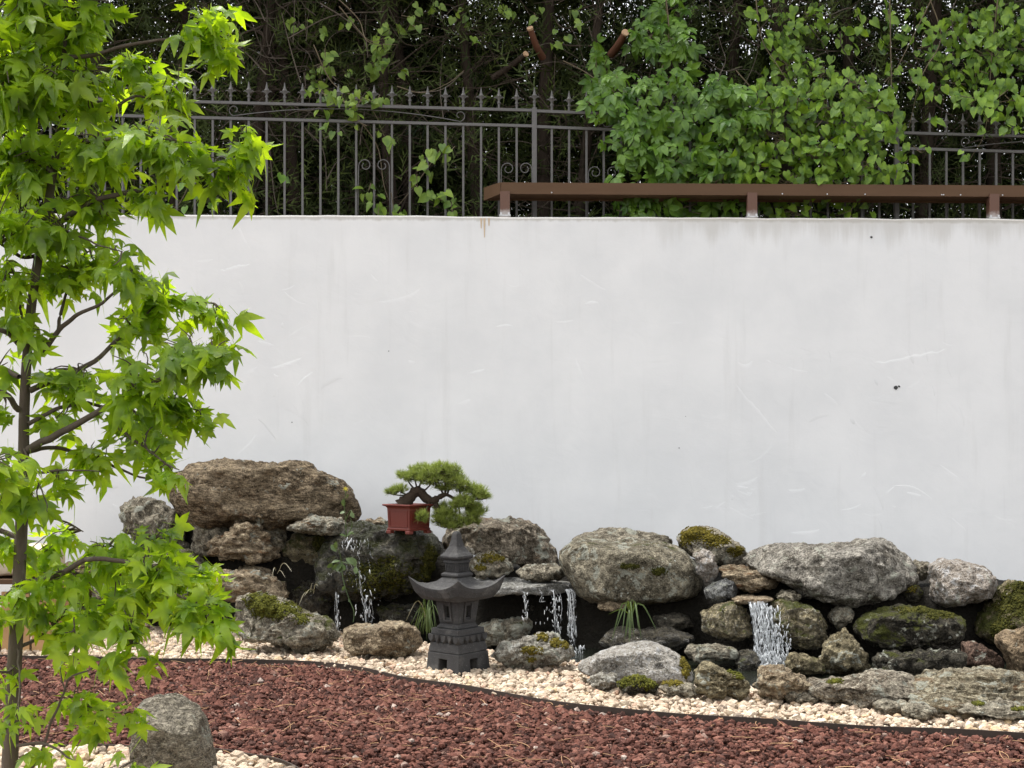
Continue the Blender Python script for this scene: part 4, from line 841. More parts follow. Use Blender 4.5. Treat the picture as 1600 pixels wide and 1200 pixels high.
def water(name, label, strands, drops, sheets=(), veil=None):
    """strands: pixel polylines with (depth, radius); drops: (px,py,rx,ry,n,depth); sheets: left and right pixel polylines with depths"""
    Vs, Fs, n = [], [], 0; P0 = at(*strands[0][0][0], strands[0][1]); loc = np.array([P0[0], P0[1], .06])
    for pts, Yd, r0 in strands:
        P = spline([at(a, b, Yd - .02 * i / max(1, len(pts) - 1)) for i, (a, b) in enumerate(pts)], 26); s = np.linspace(0, 1, 26)
        ph = RNG.uniform(0, 50); rad = r0 * (0.35 + .7 * np.abs(vnoise(np.stack([s * 5 + ph, s * 0, s * 0], -1))) ) * (1 - .3 * s); rad[-1] *= .2; rad[0] *= .3
        P[:, 0] += .006 * vnoise(np.stack([s * 5 + ph, s * 0 + 1, s], -1)) * s; P[:, 1] += .008 * vnoise(np.stack([s * 6 + ph, s * 0 + 5, s], -1))
        V, F = tube(P, rad, 6); Vs.append(V - loc); Fs.append(np.vstack([F[:, [0, 1, 2]], F[:, [0, 2, 3]]]) + n); n += len(V)
    for cx, cy, rx, ry_, m, Yd in drops:
        for q in range(m):
            c = at(cx + rx * np.clip(RNG.normal(), -1.6, 1.6), cy + ry_ * np.clip(RNG.normal(), -1.3, 1.6), Yd + RNG.uniform(-.06, .03)); s = RNG.gamma(4, .00055)
            tl = RNG.normal(0, .2); M = np.array([[math.cos(tl), 0, math.sin(tl)], [0, 1, 0], [-math.sin(tl), 0, math.cos(tl)]]) @ np.diag([s, s, s * RNG.uniform(2, 7)])
            Vs.append(ic[0] @ M.T + c - loc); Fs.append(ic[1] + n); n += 12
    t = empty(name, loc, label, 'waterfall'); tag(t, kind='stuff')
    tag(link('strands', np_mesh('strands', np.vstack(Vs), np.vstack(Fs)), M_WATER, t), kind='stuff')
    for Lp, Rp, Yd in sheets:
        k = 30; A = spline([at(a, b, Yd - .03 * i) for i, (a, b) in enumerate(Lp)], k); B = spline([at(a, b, Yd - .03 * i) for i, (a, b) in enumerate(Rp)], k); m = 14
        u = np.linspace(0, 1, m)[None, :, None]; Q = A[:, None] * (1 - u) + B[:, None] * u; Q = Q.reshape(-1, 3); Q[:, 1] += .022 * fbm(Q * np.array([30, 30, 9]), 3) + .0
        i = np.arange(k - 1)[:, None] * m + np.arange(m - 1)[None]; F = np.stack([i, i + 1, i + m + 1, i + m], -1).reshape(-1, 4)
        tag(link('water_sheet', np_mesh('water_sheet', Q - loc, F), veil or M_SHEET, t), kind='stuff')
    return t
st = []
for k in range(34):
    a = RNG.random(); x = 1171 + 26 * a + RNG.normal(0, 1.5); st.append(([(x, 941 + RNG.uniform(-2, 3)), (x + 3 + 4 * a, 962 + RNG.uniform(-4, 4)), (1182 + 34 * a + RNG.normal(0, 3), 1000 + RNG.uniform(-10, 10)), (1182 + 44 * a + RNG.normal(0, 4), 1030 + RNG.uniform(-22, 16))], 9.30 + RNG.uniform(-.07, .05), RNG.uniform(.001, .0030)))
L1, R1 = [(1169, 940), (1173, 962), (1177, 1000), (1178, 1048)], [(1197, 939), (1207, 962), (1221, 1000), (1232, 1048)]
sh = lambda P, d: [(a + d, b) for a, b in P]
water('waterfall', 'broad white waterfall gushing between two wet boulders at the right', st, [(1200, 985, 12, 26, 260, 9.26), (1204, 1030, 16, 8, 240, 9.2), (1224, 1005, 7, 20, 80, 9.26), (1206, 1046, 20, 4, 220, 9.12)], [(L1, sh(R1, 1), 9.32), (sh(L1, 2), sh(R1, -3), 9.27)])
st = []
for x, y1, r_, n_ in ((820, 960, .0016, 3), (846, 950, .0012, 2), (866, 985, .0018, 4), (874, 970, .0014, 2), (890, 1000, .0022, 6), (895, 990, .002, 4)):
    for k in range(n_): st.append(([(x - 4 + RNG.normal(0, 2.5), 921), (x + RNG.normal(0, 1.5), 930), (x + 2 + RNG.normal(0, 2), (930 + y1) / 2), (x + 5 + RNG.normal(0, 2), y1 + RNG.uniform(-12, 8))], 9.84 + RNG.uniform(-.02, .03), r_ * RNG.uniform(.6, 1.2)))
water('waterfall', 'thin strands of water dripping off the flat slab behind the lantern', st, [(893, 970, 4, 25, 70, 9.84), (822, 945, 3, 14, 24, 9.84), (870, 960, 4, 18, 40, 9.84), (900, 1020, 8, 6, 80, 9.8), (850, 950, 8, 15, 14, 9.84)],
      [([(884, 920), (887, 935), (890, 965), (893, 1010)], [(898, 920), (900, 935), (901, 965), (900, 1010)], 9.86), ([(860, 921), (863, 940), (866, 965), (869, 990)], [(866, 921), (869, 940), (872, 965), (873, 990)], 9.86), ([(816, 921), (818, 935), (820, 950), (821, 965)], [(821, 921), (822, 935), (823, 950), (823, 965)], 9.86)], M_VEIL)
st = []
for x0_, y0_, x1_, y1_, n_ in ((525, 925, 528, 1005, 3), (570, 935, 571, 982, 3), (578, 935, 582, 978, 2), (562, 890, 566, 948, 2)):
    for k in range(n_): st.append(([(x0_ + RNG.normal(0, 2), y0_), ((x0_ + x1_) / 2 + RNG.normal(0, 1.5), (y0_ + y1_) / 2), (x1_ + RNG.normal(0, 2), y1_ + RNG.uniform(-12, 3))], 10.17 + RNG.uniform(-.02, .03), RNG.uniform(.0008, .0018)))
for k in range(8):                              # thin film running over the brow of the boulder
    x = 545 + RNG.uniform(-8, 34); y = 838 + RNG.uniform(0, 60)
    st.append(([(x, y), (x + RNG.normal(2, 2), y + 8), (x + RNG.normal(3, 3), y + RNG.uniform(12, 24))], 10.22 + .02 * RNG.normal(), RNG.uniform(.0006, .0012)))
water('waterfall', 'trickling veil of water down the black boulder under the bonsai', st, [(562, 880, 12, 26, 22, 10.2), (575, 945, 12, 18, 30, 10.18), (548, 850, 8, 6, 26, 10.2), (528, 960, 3, 20, 14, 10.18)],
      [([(566, 930), (567, 945), (568, 965), (567, 985)], [(577, 930), (578, 945), (578, 965), (576, 985)], 10.2), ([(524, 930), (525, 950), (526, 980), (527, 1005)], [(529, 930), (529, 950), (530, 980), (530, 1005)], 10.2)], M_VEIL)

# ------------------------------------------------------------------ grass and weeds among the rocks
def leafm(name, a, b, tr=.3, rough=.45, scale=6):
    g = G(name); v = g.n('NewGeometry', 'Position'); c = g.mix(g.ramp(g.noise(v, scale, 3), .3, .7), a, b)
    rnd = g.n('ObjectInfo', 'Random'); c = g.mix(g.math('MULTIPLY', rnd, .25), c, b)
    p = g.n('BsdfPrincipled', 0, None, Base_Color=c, Roughness=rough); p.node.inputs['Specular IOR Level'].default_value = .5
    t = g.n('BsdfTranslucent', 0, None, Color=g.mix(1.0, c, (1.5, 1.35, .45), 'MULTIPLY')); mx = g.n('MixShader', 0, None, Fac=tr)
    g.t.links.new(p, mx.node.inputs[1]); g.t.links.new(t, mx.node.inputs[2]); g.t.links.new(mx, g.out.inputs[0]); return g.m
M_GRASS = leafm('sedge_green', (0.035, 0.065, 0.016), (0.10, 0.145, 0.04))
M_DRY = leafm('dry_grass', (0.20, 0.18, 0.11), (0.34, 0.31, 0.22), .1)
def blades(P, w):
    """one flat tapering blade along a path"""
    P = np.asarray(P); n = len(P); T = np.gradient(P, axis=0); S = np.cross(T, np.array([0.2, 1.0, 0.1])); S /= np.linalg.norm(S, axis=1)[:, None] + 1e-9
    wd = w * np.sin(np.linspace(.45, math.pi, n))[:, None] ** .7 * .5; V = np.concatenate([P - S * wd, P + S * wd + np.cross(S, T) * .05]); i = np.arange(n - 1)
    return V, np.stack([i, i + 1, n + i + 1, n + i], -1)
def tuft(name, label, base, Yd, ends, m=M_GRASS, w=.008, cat='grass', dry=()):
    loc = at(*base, Yd); t = empty(name, loc, label, cat)
    for k, (ex, ey, lift) in enumerate(ends):
        a = loc + RNG.normal(0, .012, 3); b = at(ex, ey, Yd - RNG.uniform(.02, .16)); mid = (a + b) / 2 + np.array([0, 0, lift])
        V, F = blades(spline([a, a * .6 + mid * .4 + [0, 0, lift * .45], mid, b], 12), w * RNG.uniform(.7, 1.2))
        link('blade', np_mesh('blade', V - loc, F), M_DRY if k in dry else m, t)
    return t
tuft('sedge_tuft', 'tuft of green sedge between the tan block and the lantern', (668, 985), 10.02, [(652 + RNG.uniform(-6, 30), 985 + RNG.uniform(-6, 16), RNG.uniform(.10, .20)) for _ in range(26)] + [(633, 972, .16), (640, 980, .14), (690, 975, .15)], dry=(26,), w=.0052)
tuft('sedge_tuft', 'tuft of long grass hanging under the large rounded olive boulder', (985, 968), 9.38, [(955, 1005, .14), (962, 985, .1), (975, 1004, .12), (983, 1008, .10), (991, 998, .13), (1003, 1004, .16), (972, 990, .14), (998, 985, .12), (1026, 985, .12), (950, 960, .05), (985, 1000, .08), (978, 996, .1)])
tuft('dry_grass_stem', 'pale dry grass stems left of the lower waterfall cave', (432, 895), 10.2, [(456, 893, .05), (424, 905, .04), (446, 903, .03)], M_DRY, .004, dry=(0, 1, 2))
tuft('dry_grass_stem', 'pale dry stems in the dark cave beside the bonsai boulder', (486, 925), 10.1, [(475, 932, .02), (490, 912, .03), (497, 916, .04), (466, 948, .03)], M_DRY, .004, dry=(0, 1, 2, 3))
OV = np.array([(0, 0, 0), (-.22, .25, .05), (-.30, .5, .07), (-.2, .78, .03), (0, 1, -.08), (.2, .78, .03), (.30, .5, .07), (.22, .25, .05), (0, .5, 0)]); OF = np.array([(8, 0, 1), (8, 1, 2), (8, 2, 3), (8, 3, 4), (8, 4, 5), (8, 5, 6), (8, 6, 7), (8, 7, 0)]); OF = OF[:, ::-1]
def weed(name, label, stems, leaves, Yd, m, cat='weed', flower=None):
    loc = at(*stems[0][0], Yd); t = empty(name, loc, label, cat)
    for s in stems:
        P = spline([at(a, b, Yd - .03 * i) for i, (a, b) in enumerate(s)], 14); o = tubes_mesh('stem', [(P, np.linspace(.004, .002, 14))], m, t, 5)
    for px, py, L, ang in leaves:
        a = R(ang); M = frame_mats(np.array([[math.cos(a), RNG.normal(-.3, .3), math.sin(a)]]), np.array([[RNG.normal(0, .5), -.8, RNG.normal(.5, .4)]])) * L * .62; V, F, _ = inst(OV, OF, M, at(px, py, Yd - .05)[None]); link('leaf', np_mesh('leaf', V - loc, F), m, t)
    if flower:
        c = at(*flower, Yd - .06); mb = MB()
        for k in range(8): a = k * .785; mb.add([c, c + [.004, 0, .004], c + np.array([math.cos(a), -.3, math.sin(a)]) * .018, c + np.array([math.cos(a + .3), -.3, math.sin(a + .3)]) * .014], [(0, 1, 2), (0, 2, 3)])
        mb.build('flower', simple('yellow_petals', (.75, .62, .05), .6), t)
M_WEED = leafm('weed_green', (0.040, 0.075, 0.018), (0.10, 0.15, 0.045))
weed('trailing_weed', 'trailing green weed hanging over the black boulder beside the water', [[(534, 880), (536, 905), (545, 935), (553, 955), (552, 972)], [(534, 880), (530, 862), (522, 850)], [(534, 878), (555, 885), (562, 905)]], [(534, 882, .12, 205), (534, 880, .11, 240), (533, 878, .12, 265), (535, 880, .10, 290), (532, 876, .10, 190), (526, 862, .10, 130), (524, 858, .09, 80), (540, 872, .11, 330), (548, 870, .12, 300), (555, 885, .09, 280), (520, 880, .08, 220), (538, 915, .06, 250), (545, 935, .05, 290)], 10.14, M_WEED)
weed('flowering_weed', 'thin weed with a yellow flower in front of the largest brown boulder', [[(541, 838), (540, 815), (538, 790), (541, 765)], [(540, 812), (548, 798), (553, 808)], [(542, 838), (550, 822), (548, 810)]], [(538, 792, .09, 100), (540, 780, .08, 60), (541, 772, .07, 110), (548, 800, .08, 300), (541, 838, .08, 160), (542, 838, .09, 40), (545, 836, .08, 20), (540, 800, .07, 190)], 10.30, M_WEED, flower=(540, 764))
# ------------------------------------------------------------------ sweetgum tree in the left foreground
TY = 5.2
M_TBARK = None
g = G('sweetgum_bark'); v = g.coord(); vv = g.map(v, (1, 1, .25)); f = g.noise(vv, 40, 6, .7)
c = g.mix(f, (0.045, 0.033, 0.023), (0.15, 0.12, 0.095)); c = g.mix(g.ramp(g.noise(v, 14, 5), .57, .72, 0, .6), c, (0.19, 0.17, 0.15))
g.bsdf(c, .9, g.bump(f, .9, .008), .2); M_TBARK = g.m
tree = empty('sweetgum_tree', (at(5, 1400, TY)[0], TY, 0), 'young sweetgum tree with star-shaped bright green leaves at the left', 'tree')
TP = [(2, 1420), (8, 1330), (15, 1200), (22, 1050), (30, 900), (36, 750), (38, 640), (42, 560), (50, 470), (62, 390), (80, 290), (95, 180), (100, 80), (104, -60), (108, -250), (104, -450)]
tp = spline([at(a, b, TY + .03 * math.sin(i * 1.3)) for i, (a, b) in enumerate(TP)], 90)
tr_ = np.interp(np.linspace(0, 1, 90), [0, .12, .25, .44, .56, .68, .85, 1], [.034, .027, .0225, .017, .015, .010, .007, .004])
tubes_mesh('trunk', [(tp, tr_ * (1 + .05 * vnoise(tp * 14)))], M_TBARK, tree, 14)
BR = [  # pixel paths and the depth each branch tip leans to
 ([(48,565),(70,543),(90,519),(110,500),(127,489),(165,470),(205,425)], -.15, .011), ([(91,517),(92,500),(100,470),(109,444),(124,406),(150,385)], .1, .007),
 ([(45,702),(86,682),(142,650),(195,618),(262,586),(300,570),(350,548)], -.25, .014), ([(47,610),(95,590),(150,564),(180,534),(232,489),(266,470),(335,474)], .2, .011),
 ([(45,661),(82,642),(130,630),(190,640),(250,630),(310,640)], .1, .008), ([(33,541),(14,522),(-10,512),(-90,480),(-160,440)], -.2, .010), ([(30,588),(0,574),(-70,560),(-150,560)], .2, .009), ([(30,640),(0,612),(-80,600),(-180,640)], -.3, .011),
 ([(88,353),(133,320),(187,303),(253,290),(297,280),(345,262),(395,235)], -.2, .011), ([(97,180),(130,178),(173,173),(213,150),(260,165),(300,185)], .15, .008), ([(100,90),(150,85),(200,70),(270,60),(335,45)], -.1, .009),
 ([(100,130),(140,110),(180,105),(225,110)], .2, .007), ([(92,210),(140,220),(190,215),(250,215),(300,225)], -.3, .009), ([(84,270),(40,240),(0,215),(-80,190)], .1, .010), ([(98,150),(60,120),(10,110),(-60,60)], -.2, .009),
 ([(102,40),(130,10),(160,-40),(190,-90)], .1, .008), ([(103,-20),(60,-60),(10,-120)], -.1, .008), ([(104,-80),(160,-120),(230,-150)], -.2, .008), ([(106,-160),(60,-220),(0,-280)], .2, .007), ([(106,-180),(150,-240),(190,-310)], 0, .007),
 ([(30,915),(75,902),(105,892),(142,874),(202,879),(244,904),(270,926),(345,955)], -.3, .012), ([(142,874),(170,850),(200,835),(240,845)], .0, .006), ([(105,892),(150,900),(220,895),(290,885),(325,890)], .15, .007),
 ([(34,1009),(56,1001),(79,979),(110,955),(165,945)], .1, .007), ([(40,735),(65,738),(90,736),(120,735),(157,736)], -.1, .006), ([(44,705),(90,700),(131,710),(180,730),(232,747),(285,735)], .2, .008), ([(180,665),(225,699),(262,725),(280,735)], -.3, .006),
 ([(25,1215),(56,1192),(79,1132),(101,1080),(112,1057),(150,1042),(187,1016),(205,1005)], -.2, .006), ([(22,1165),(67,1162),(97,1177),(127,1200),(150,1230)], -.3, .006), ([(100,1085),(130,1100),(165,1110),(195,1095)], .0, .004), ([(101,1080),(95,1045),(108,1030)], .1, .003), ([(116,965),(117,1000),(115,1040)], -.1, .003),
 ([(34,800),(60,805),(100,815),(130,830)], .25, .007), ([(32,840),(0,830),(-70,800),(-150,800)], .1, .010), ([(28,940),(-10,930),(-90,920)], -.2, .009), ([(36,770),(15,740),(-30,720)], -.35, .007), ([(60,400),(30,400),(0,380),(-60,350)], -.25, .008), ([(24,1040),(5,1050),(-50,1040)], -.3, .006), ([(26,1000),(30,1060),(30,1110)], -.35, .005), ([(70,350),(130,372),(190,395)], -.2, .006), ([(45,520),(15,430),(10,400)], -.2, .005), ([(38,700),(70,780),(75,800)],-.3,.004)]
bpaths = []
for pts, dy, r0 in BR:
    n = len(pts); P = spline([at(a, b, TY + dy * (i / (n - 1))) for i, (a, b) in enumerate(pts)], 26)
    P += .004 * np.stack([vnoise(P * 22 + 4), vnoise(P * 22 + 8), vnoise(P * 22 + 12)], -1); bpaths.append(P)
    V, F = tube(P, np.linspace(r0, r0 * .28, 26), 7); link('branch', np_mesh('branch', V - np.array(tree.location), F), M_TBARK, tree)
BALL = np.vstack([b[6:] for b in bpaths])
CL = [(60,40,100,75),(150,25,35,55),(20,150,55,90),(120,140,85,60),(215,110,62,38),(325,25,42,40),(335,75,42,28),(262,130,48,42),(60,240,75,65),(150,230,65,50),(240,205,62,50),(285,235,42,40),(378,215,38,32),(350,265,48,34),(235,288,40,28),(120,300,55,30),(40,330,55,45),(15,300,30,40),
 (165,345,28,16),(140,385,45,35),(95,425,60,42),(190,410,42,32),(240,445,44,36),(300,475,40,28),(342,500,16,22),(340,548,28,34),(290,540,42,34),(200,500,45,34),(18,420,32,50),(70,580,18,22),(130,590,52,38),(210,580,55,44),(270,615,50,40),(305,635,28,28),(95,655,30,20),(190,655,52,26),(240,690,44,30),(268,728,28,22),(150,705,45,24),(90,745,28,24),(16,715,22,40),(8,560,12,34),
 (30,770,42,50),(100,820,36,22),(215,832,30,24),(160,860,52,28),(240,862,46,34),(290,875,44,36),(320,900,28,32),(250,925,52,32),(330,955,36,30),(350,975,16,16),(180,930,52,24),(100,895,42,32),(70,950,50,28),(110,985,32,14),(212,1003,20,14),(105,1035,28,16),(173,1030,18,14),(12,1050,22,26),(140,1085,36,32),(200,1090,14,15),(152,1125,38,22),(22,1105,30,26),(80,1165,36,16),(185,1190,28,10),(215,1185,12,10),
 (12,640,14,22),(15,850,34,40),(60,870,30,30),(25,920,32,34),(60,520,14,14),(25,480,28,24),(60,340,60,40),(100,360,40,26),(50,30,60,50),(110,60,60,50),(60,110,70,60),(20,240,40,60),(260,820,30,20),(300,930,36,26),(215,900,44,30),(140,940,40,20),(200,960,40,18),
 (-90,100,70,90),(-110,260,70,80),(-90,420,70,80),(-120,560,70,70),(-100,700,60,70),(-100,840,60,60),(-60,960,50,40),(0,-60,110,60),(150,-110,110,60),(230,-150,40,40),(60,-220,90,60),(150,-280,70,50),(-20,20,40,60),(-40,1060,30,30),(100,-400,70,60)]
def star_leaf(bend, fold, asym):
    V = [(0, 0, 0)]; F = []
    lobes = [(-112, .68), (-56, .94), (0, .98), (56, .94), (112, .68)]
    ring = [(0, -.10)]
    def pol(a, r_): return (math.sin(R(a)) * r_, math.cos(R(a)) * r_)
    ring.append(pol(-150, .26))
    for i, (a, L) in enumerate(lobes):
        L *= 1 + asym * ((i * 37 % 11) / 11 - .5)
        ring += [pol(a - 22, L * .57), pol(a, L), pol(a + 22, L * .57)]
        ring.append(pol(a + 28, .42) if i < 4 else pol(150, .26))
    def hz(x, y, e=0):
        r2 = x * x + y * y; return -bend * r2 - .12 * y * abs(y) * bend + e
    for (x, y) in ring: V.append([x, y, hz(x, y)])
    mids = []
    for i, (a, L) in enumerate(lobes):      # lobe midribs sit lower than the blade's edges
        x, y = pol(a, L * .55); V.append([x, y, hz(x, y) - fold]); mids.append(len(V) - 1)
    n = len(ring)
    for i in range(len(lobes)):
        s0 = 2 + i * 4 ; m = mids[i]            # ring index (1-based): sinus before, side, tip, side, sinus after
        a, b, c, d, e = s0, s0 + 1, s0 + 2, s0 + 3, s0 + 4
        F += [(0, a, m), (a, b, m), (b, c, m), (c, d, m), (d, e, m), (e, 0, m)]
    F += [(0, 1, 2), (0, n, 1)]
    # petiole
    k = len(V); V += [(-.012, -.08, 0.0), (.012, -.08, 0.0), (.010, -.75, .22), (-.010, -.75, .22)]; F += [(k, k + 1, k + 2), (k, k + 2, k + 3)]
    return np.array(V, float), np.array(F)[:, ::-1]
LV = [star_leaf(b, f, a) for b, f, a in ((.25, .04, .2), (.45, .08, .45), (.6, .05, .15), (.1, .09, .5), (.9, .05, .3), (-.2, .08, .25), (1.2, .1, .5), (.35, .12, .6), (-.4, .05, .4))]
g = G('sweetgum_leaf'); v = g.n('NewGeometry', 'Position'); bf = g.n('NewGeometry', 'Backfacing')
c = g.mix(g.ramp(g.noise(v, 11, 3), .3, .7), (0.105, 0.188, 0.018), (0.275, 0.395, 0.033))
c = g.mix(g.ramp(g.noise(v, 3.0, 2), .52, .72, 0, .45), c, (0.36, 0.45, 0.03))
c2 = g.mix(bf, c, g.mix(.5, c, (0.17, 0.23, 0.07)))
p = g.n('BsdfPrincipled', 0, None, Base_Color=c2, Roughness=.36, Normal=g.bump(g.noise(v, 60, 4), .35, .004)); p.node.inputs['Specular IOR Level'].default_value = .55
t = g.n('BsdfTranslucent', 0, None, Color=g.mix(1.0, c, (2.5, 2.35, .42), 'MULTIPLY')); mx = g.n('MixShader', 0, None, Fac=.55)
g.t.links.new(p, mx.node.inputs[1]); g.t.links.new(t, mx.node.inputs[2]); g.t.links.new(mx, g.out.inputs[0]); M_LEAF = g.m
LP, LM, LK, twigs = [], [], [], []
tl = np.array(tree.location)
for cx, cy, rx, ry_ in CL:
    n = int((9.2 if 360 < cy < 760 else 7.4 if cy < 760 else 7.5 if cy < 1000 else 5.0) * math.pi * rx * ry_ / 1250) + 4
    dy = RNG.normal(0, .16)
    near = BALL[np.argmin(((BALL - at(cx, cy, TY)) * np.array([1, .25, 1]))[:, [0, 2]].__pow__(2).sum(1))]
    c = at(cx, cy, near[1]); nt_ = max(2, n // 4)
    for q in range(nt_):
        d = RNG.normal(size=3); d /= np.linalg.norm(d); d *= RNG.random() ** .45
        tip = c + d * np.array([rx * .85, (rx + ry_) * .65, ry_ * .85]) * TY / FPX
        b = BALL[np.argmin(((BALL - (c * .5 + tip * .5)) ** 2).sum(1))]
        twigs.append((spline([b, (b + tip) / 2 + (RNG.normal(0, .10, 3) + [0, 0, .08]) * np.linalg.norm(tip - b), tip], 7), np.linspace(.0035, .0014, 7)))
        for k in range(4 + (RNG.random() < .3)):
            u = RNG.uniform(.45, 1.0); o = b + (tip - b) * u if np.linalg.norm(tip - b) < .25 else tip + (b - tip) * RNG.uniform(0, .14) / np.linalg.norm(tip - b)
            o = o + RNG.normal(0, .022, 3)
            az_ = RNG.uniform(0, 6.283); out = np.array([math.cos(az_), math.sin(az_), 0]) + np.array([.35 * np.sign(cx - 60) * min(1, abs(cx - 60) / 150), -.55, 0])
            out /= np.linalg.norm(out) + 1e-6
            tipd = out * RNG.uniform(.35, .9) + np.array([RNG.normal(0, .45), 0, -RNG.uniform(.1, .9)]); nor = out * RNG.uniform(.35, .9) + np.array([0, 0, RNG.uniform(.4, 1.0)]) + RNG.normal(0, .28, 3)
            s = min(.078, RNG.gamma(16, .0545 / 16)); M = frame_mats(tipd[None], nor[None])[0] * s
            pos = o + M @ np.array([0, .70, -.18]); LP.append(pos); LM.append(M); LK.append(RNG.integers(0, len(LV)))
LP = np.array(LP); LM = np.array(LM); LK = np.array(LK)
tag(tubes_mesh('twigs', twigs, M_TBARK, tree, 5), kind='stuff')
ix = 800 + FPX * LP[:, 0] / LP[:, 1]; iy = HOR - FPX * (LP[:, 2] - CAM_Z) / LP[:, 1]; vis = (ix > 5) & (ix < 1590) & (iy > 5) & (iy < 1195)
score = np.where(vis, LP[:, 1] - 2.0 * np.linalg.norm(LM[:, :, 0], axis=1), 99); chosen = np.argsort(score)[:300]; ch = np.zeros(len(LP), bool); ch[chosen] = True
lme = [np_mesh('leaf', a, b) for a, b in LV]
for m_ in lme: m_.materials.append(M_LEAF)
for i in chosen:
    o = bpy.data.objects.new('leaf', lme[LK[i]]); COL.objects.link(o); o.parent = tree; o.matrix_local = Matrix.Translation(Vector(LP[i] - tl)) @ Matrix(LM[i].tolist()).to_4x4()
Vs, Fs, n = [], [], 0
for k in range(len(LV)):
    s = (LK == k) & ~ch; a, b, _ = inst(*LV[k], LM[s], LP[s] - tl); Vs.append(a); Fs.append(b + n); n += len(a)
tag(link('foliage', np_mesh('foliage', np.vstack(Vs), np.vstack(Fs)), M_LEAF, tree), kind='stuff')

# ------------------------------------------------------------------ cypress hedge behind the fence
g = G('cypress_bark'); v = g.coord(); f = g.noise(g.map(v, (1, 1, .15)), 30, 6, .7); g.bsdf(g.mix(f, (0.025, 0.018, 0.013), (0.085, 0.065, 0.05)), .95, g.bump(f, 1.0, .02), .1); M_CBARK = g.m
M_TWIG = simple('dead_twig', (0.085, 0.065, 0.048), .9, .45, 5)
g = G('cypress_foliage'); t = g.n('Attribute', 2, {'attribute_name': 'tint'}); c = g.mix(t, (0.010, 0.019, 0.006), (0.105, 0.140, 0.034)); g.bsdf(c, .7, None, .2); M_CYP = g.m
# one feathery spray: a stem with short side strips
SV, SF = [], []
for k, (y, L, a) in enumerate(((.04, .40, 58), (.15, .44, -52), (.28, .44, 46), (.42, .40, -42), (.56, .33, 36), (.68, .28, -30), (.78, .24, 8))):
    dx, dyy = math.sin(R(a)), math.cos(R(a)); px_, py_ = dyy, -dx; b = len(SV); zz = .05 * ((k % 3) - 1)
    SV += [(px_ * .028, y + py_ * .028, 0), (-px_ * .028, y - py_ * .028, 0), (dx * L, y + dyy * L, zz)]; SF.append((b, b + 1, b + 2))
b = len(SV); SV += [(-.012, 0, 0), (.012, 0, 0), (0, 1, 0)]; SF.append((b, b + 1, b + 2)); SV = np.array(SV); SF = np.array(SF)
TREES = [(-60,13.2,.07),(55,13.5,.07),(165,13.1,.08),(268,13.4,.06),(385,13.0,.060),(418,13.25,.05),(470,13.3,.065),(545,13.7,.05),(612,13.1,.055),(650,13.5,.06),(745,13.4,.06),(845,13.2,.07),(905,13.0,.05),(1010,13.5,.07),(1120,13.3,.06),(1222,12.95,.10),(1345,13.4,.06),(1445,13.2,.07),(1560,13.4,.07),(1670,13.2,.07),(1785,13.3,.07),(1900,13.2,.07),(-170,13.3,.07),(-285,13.2,.07)]
where_ = ['far left behind the sweetgum top', 'left of the frame behind sweetgum leaves', 'behind the upper sweetgum leaves', 'just right of the sweetgum top', 'above the left fence panel, with a bare straight trunk', 'beside the straight bare trunk left of centre', 'where bare crossing stems stand', 'set back behind the bare stems', 'rising above the left vine', 'with the pale straight trunk right of the left vine', 'in the middle of the fence', 'behind the thick fence post in the middle', 'with a reddish sawn branch', 'behind the creeper column', 'behind the dense creeper', 'with the thickest trunk, right of the creeper', 'behind the light green vine', 'behind the right fence panel', 'near the right edge', 'beyond the right edge', 'second beyond the right edge', 'third beyond the right edge', 'beyond the left edge', 'second beyond the left edge']
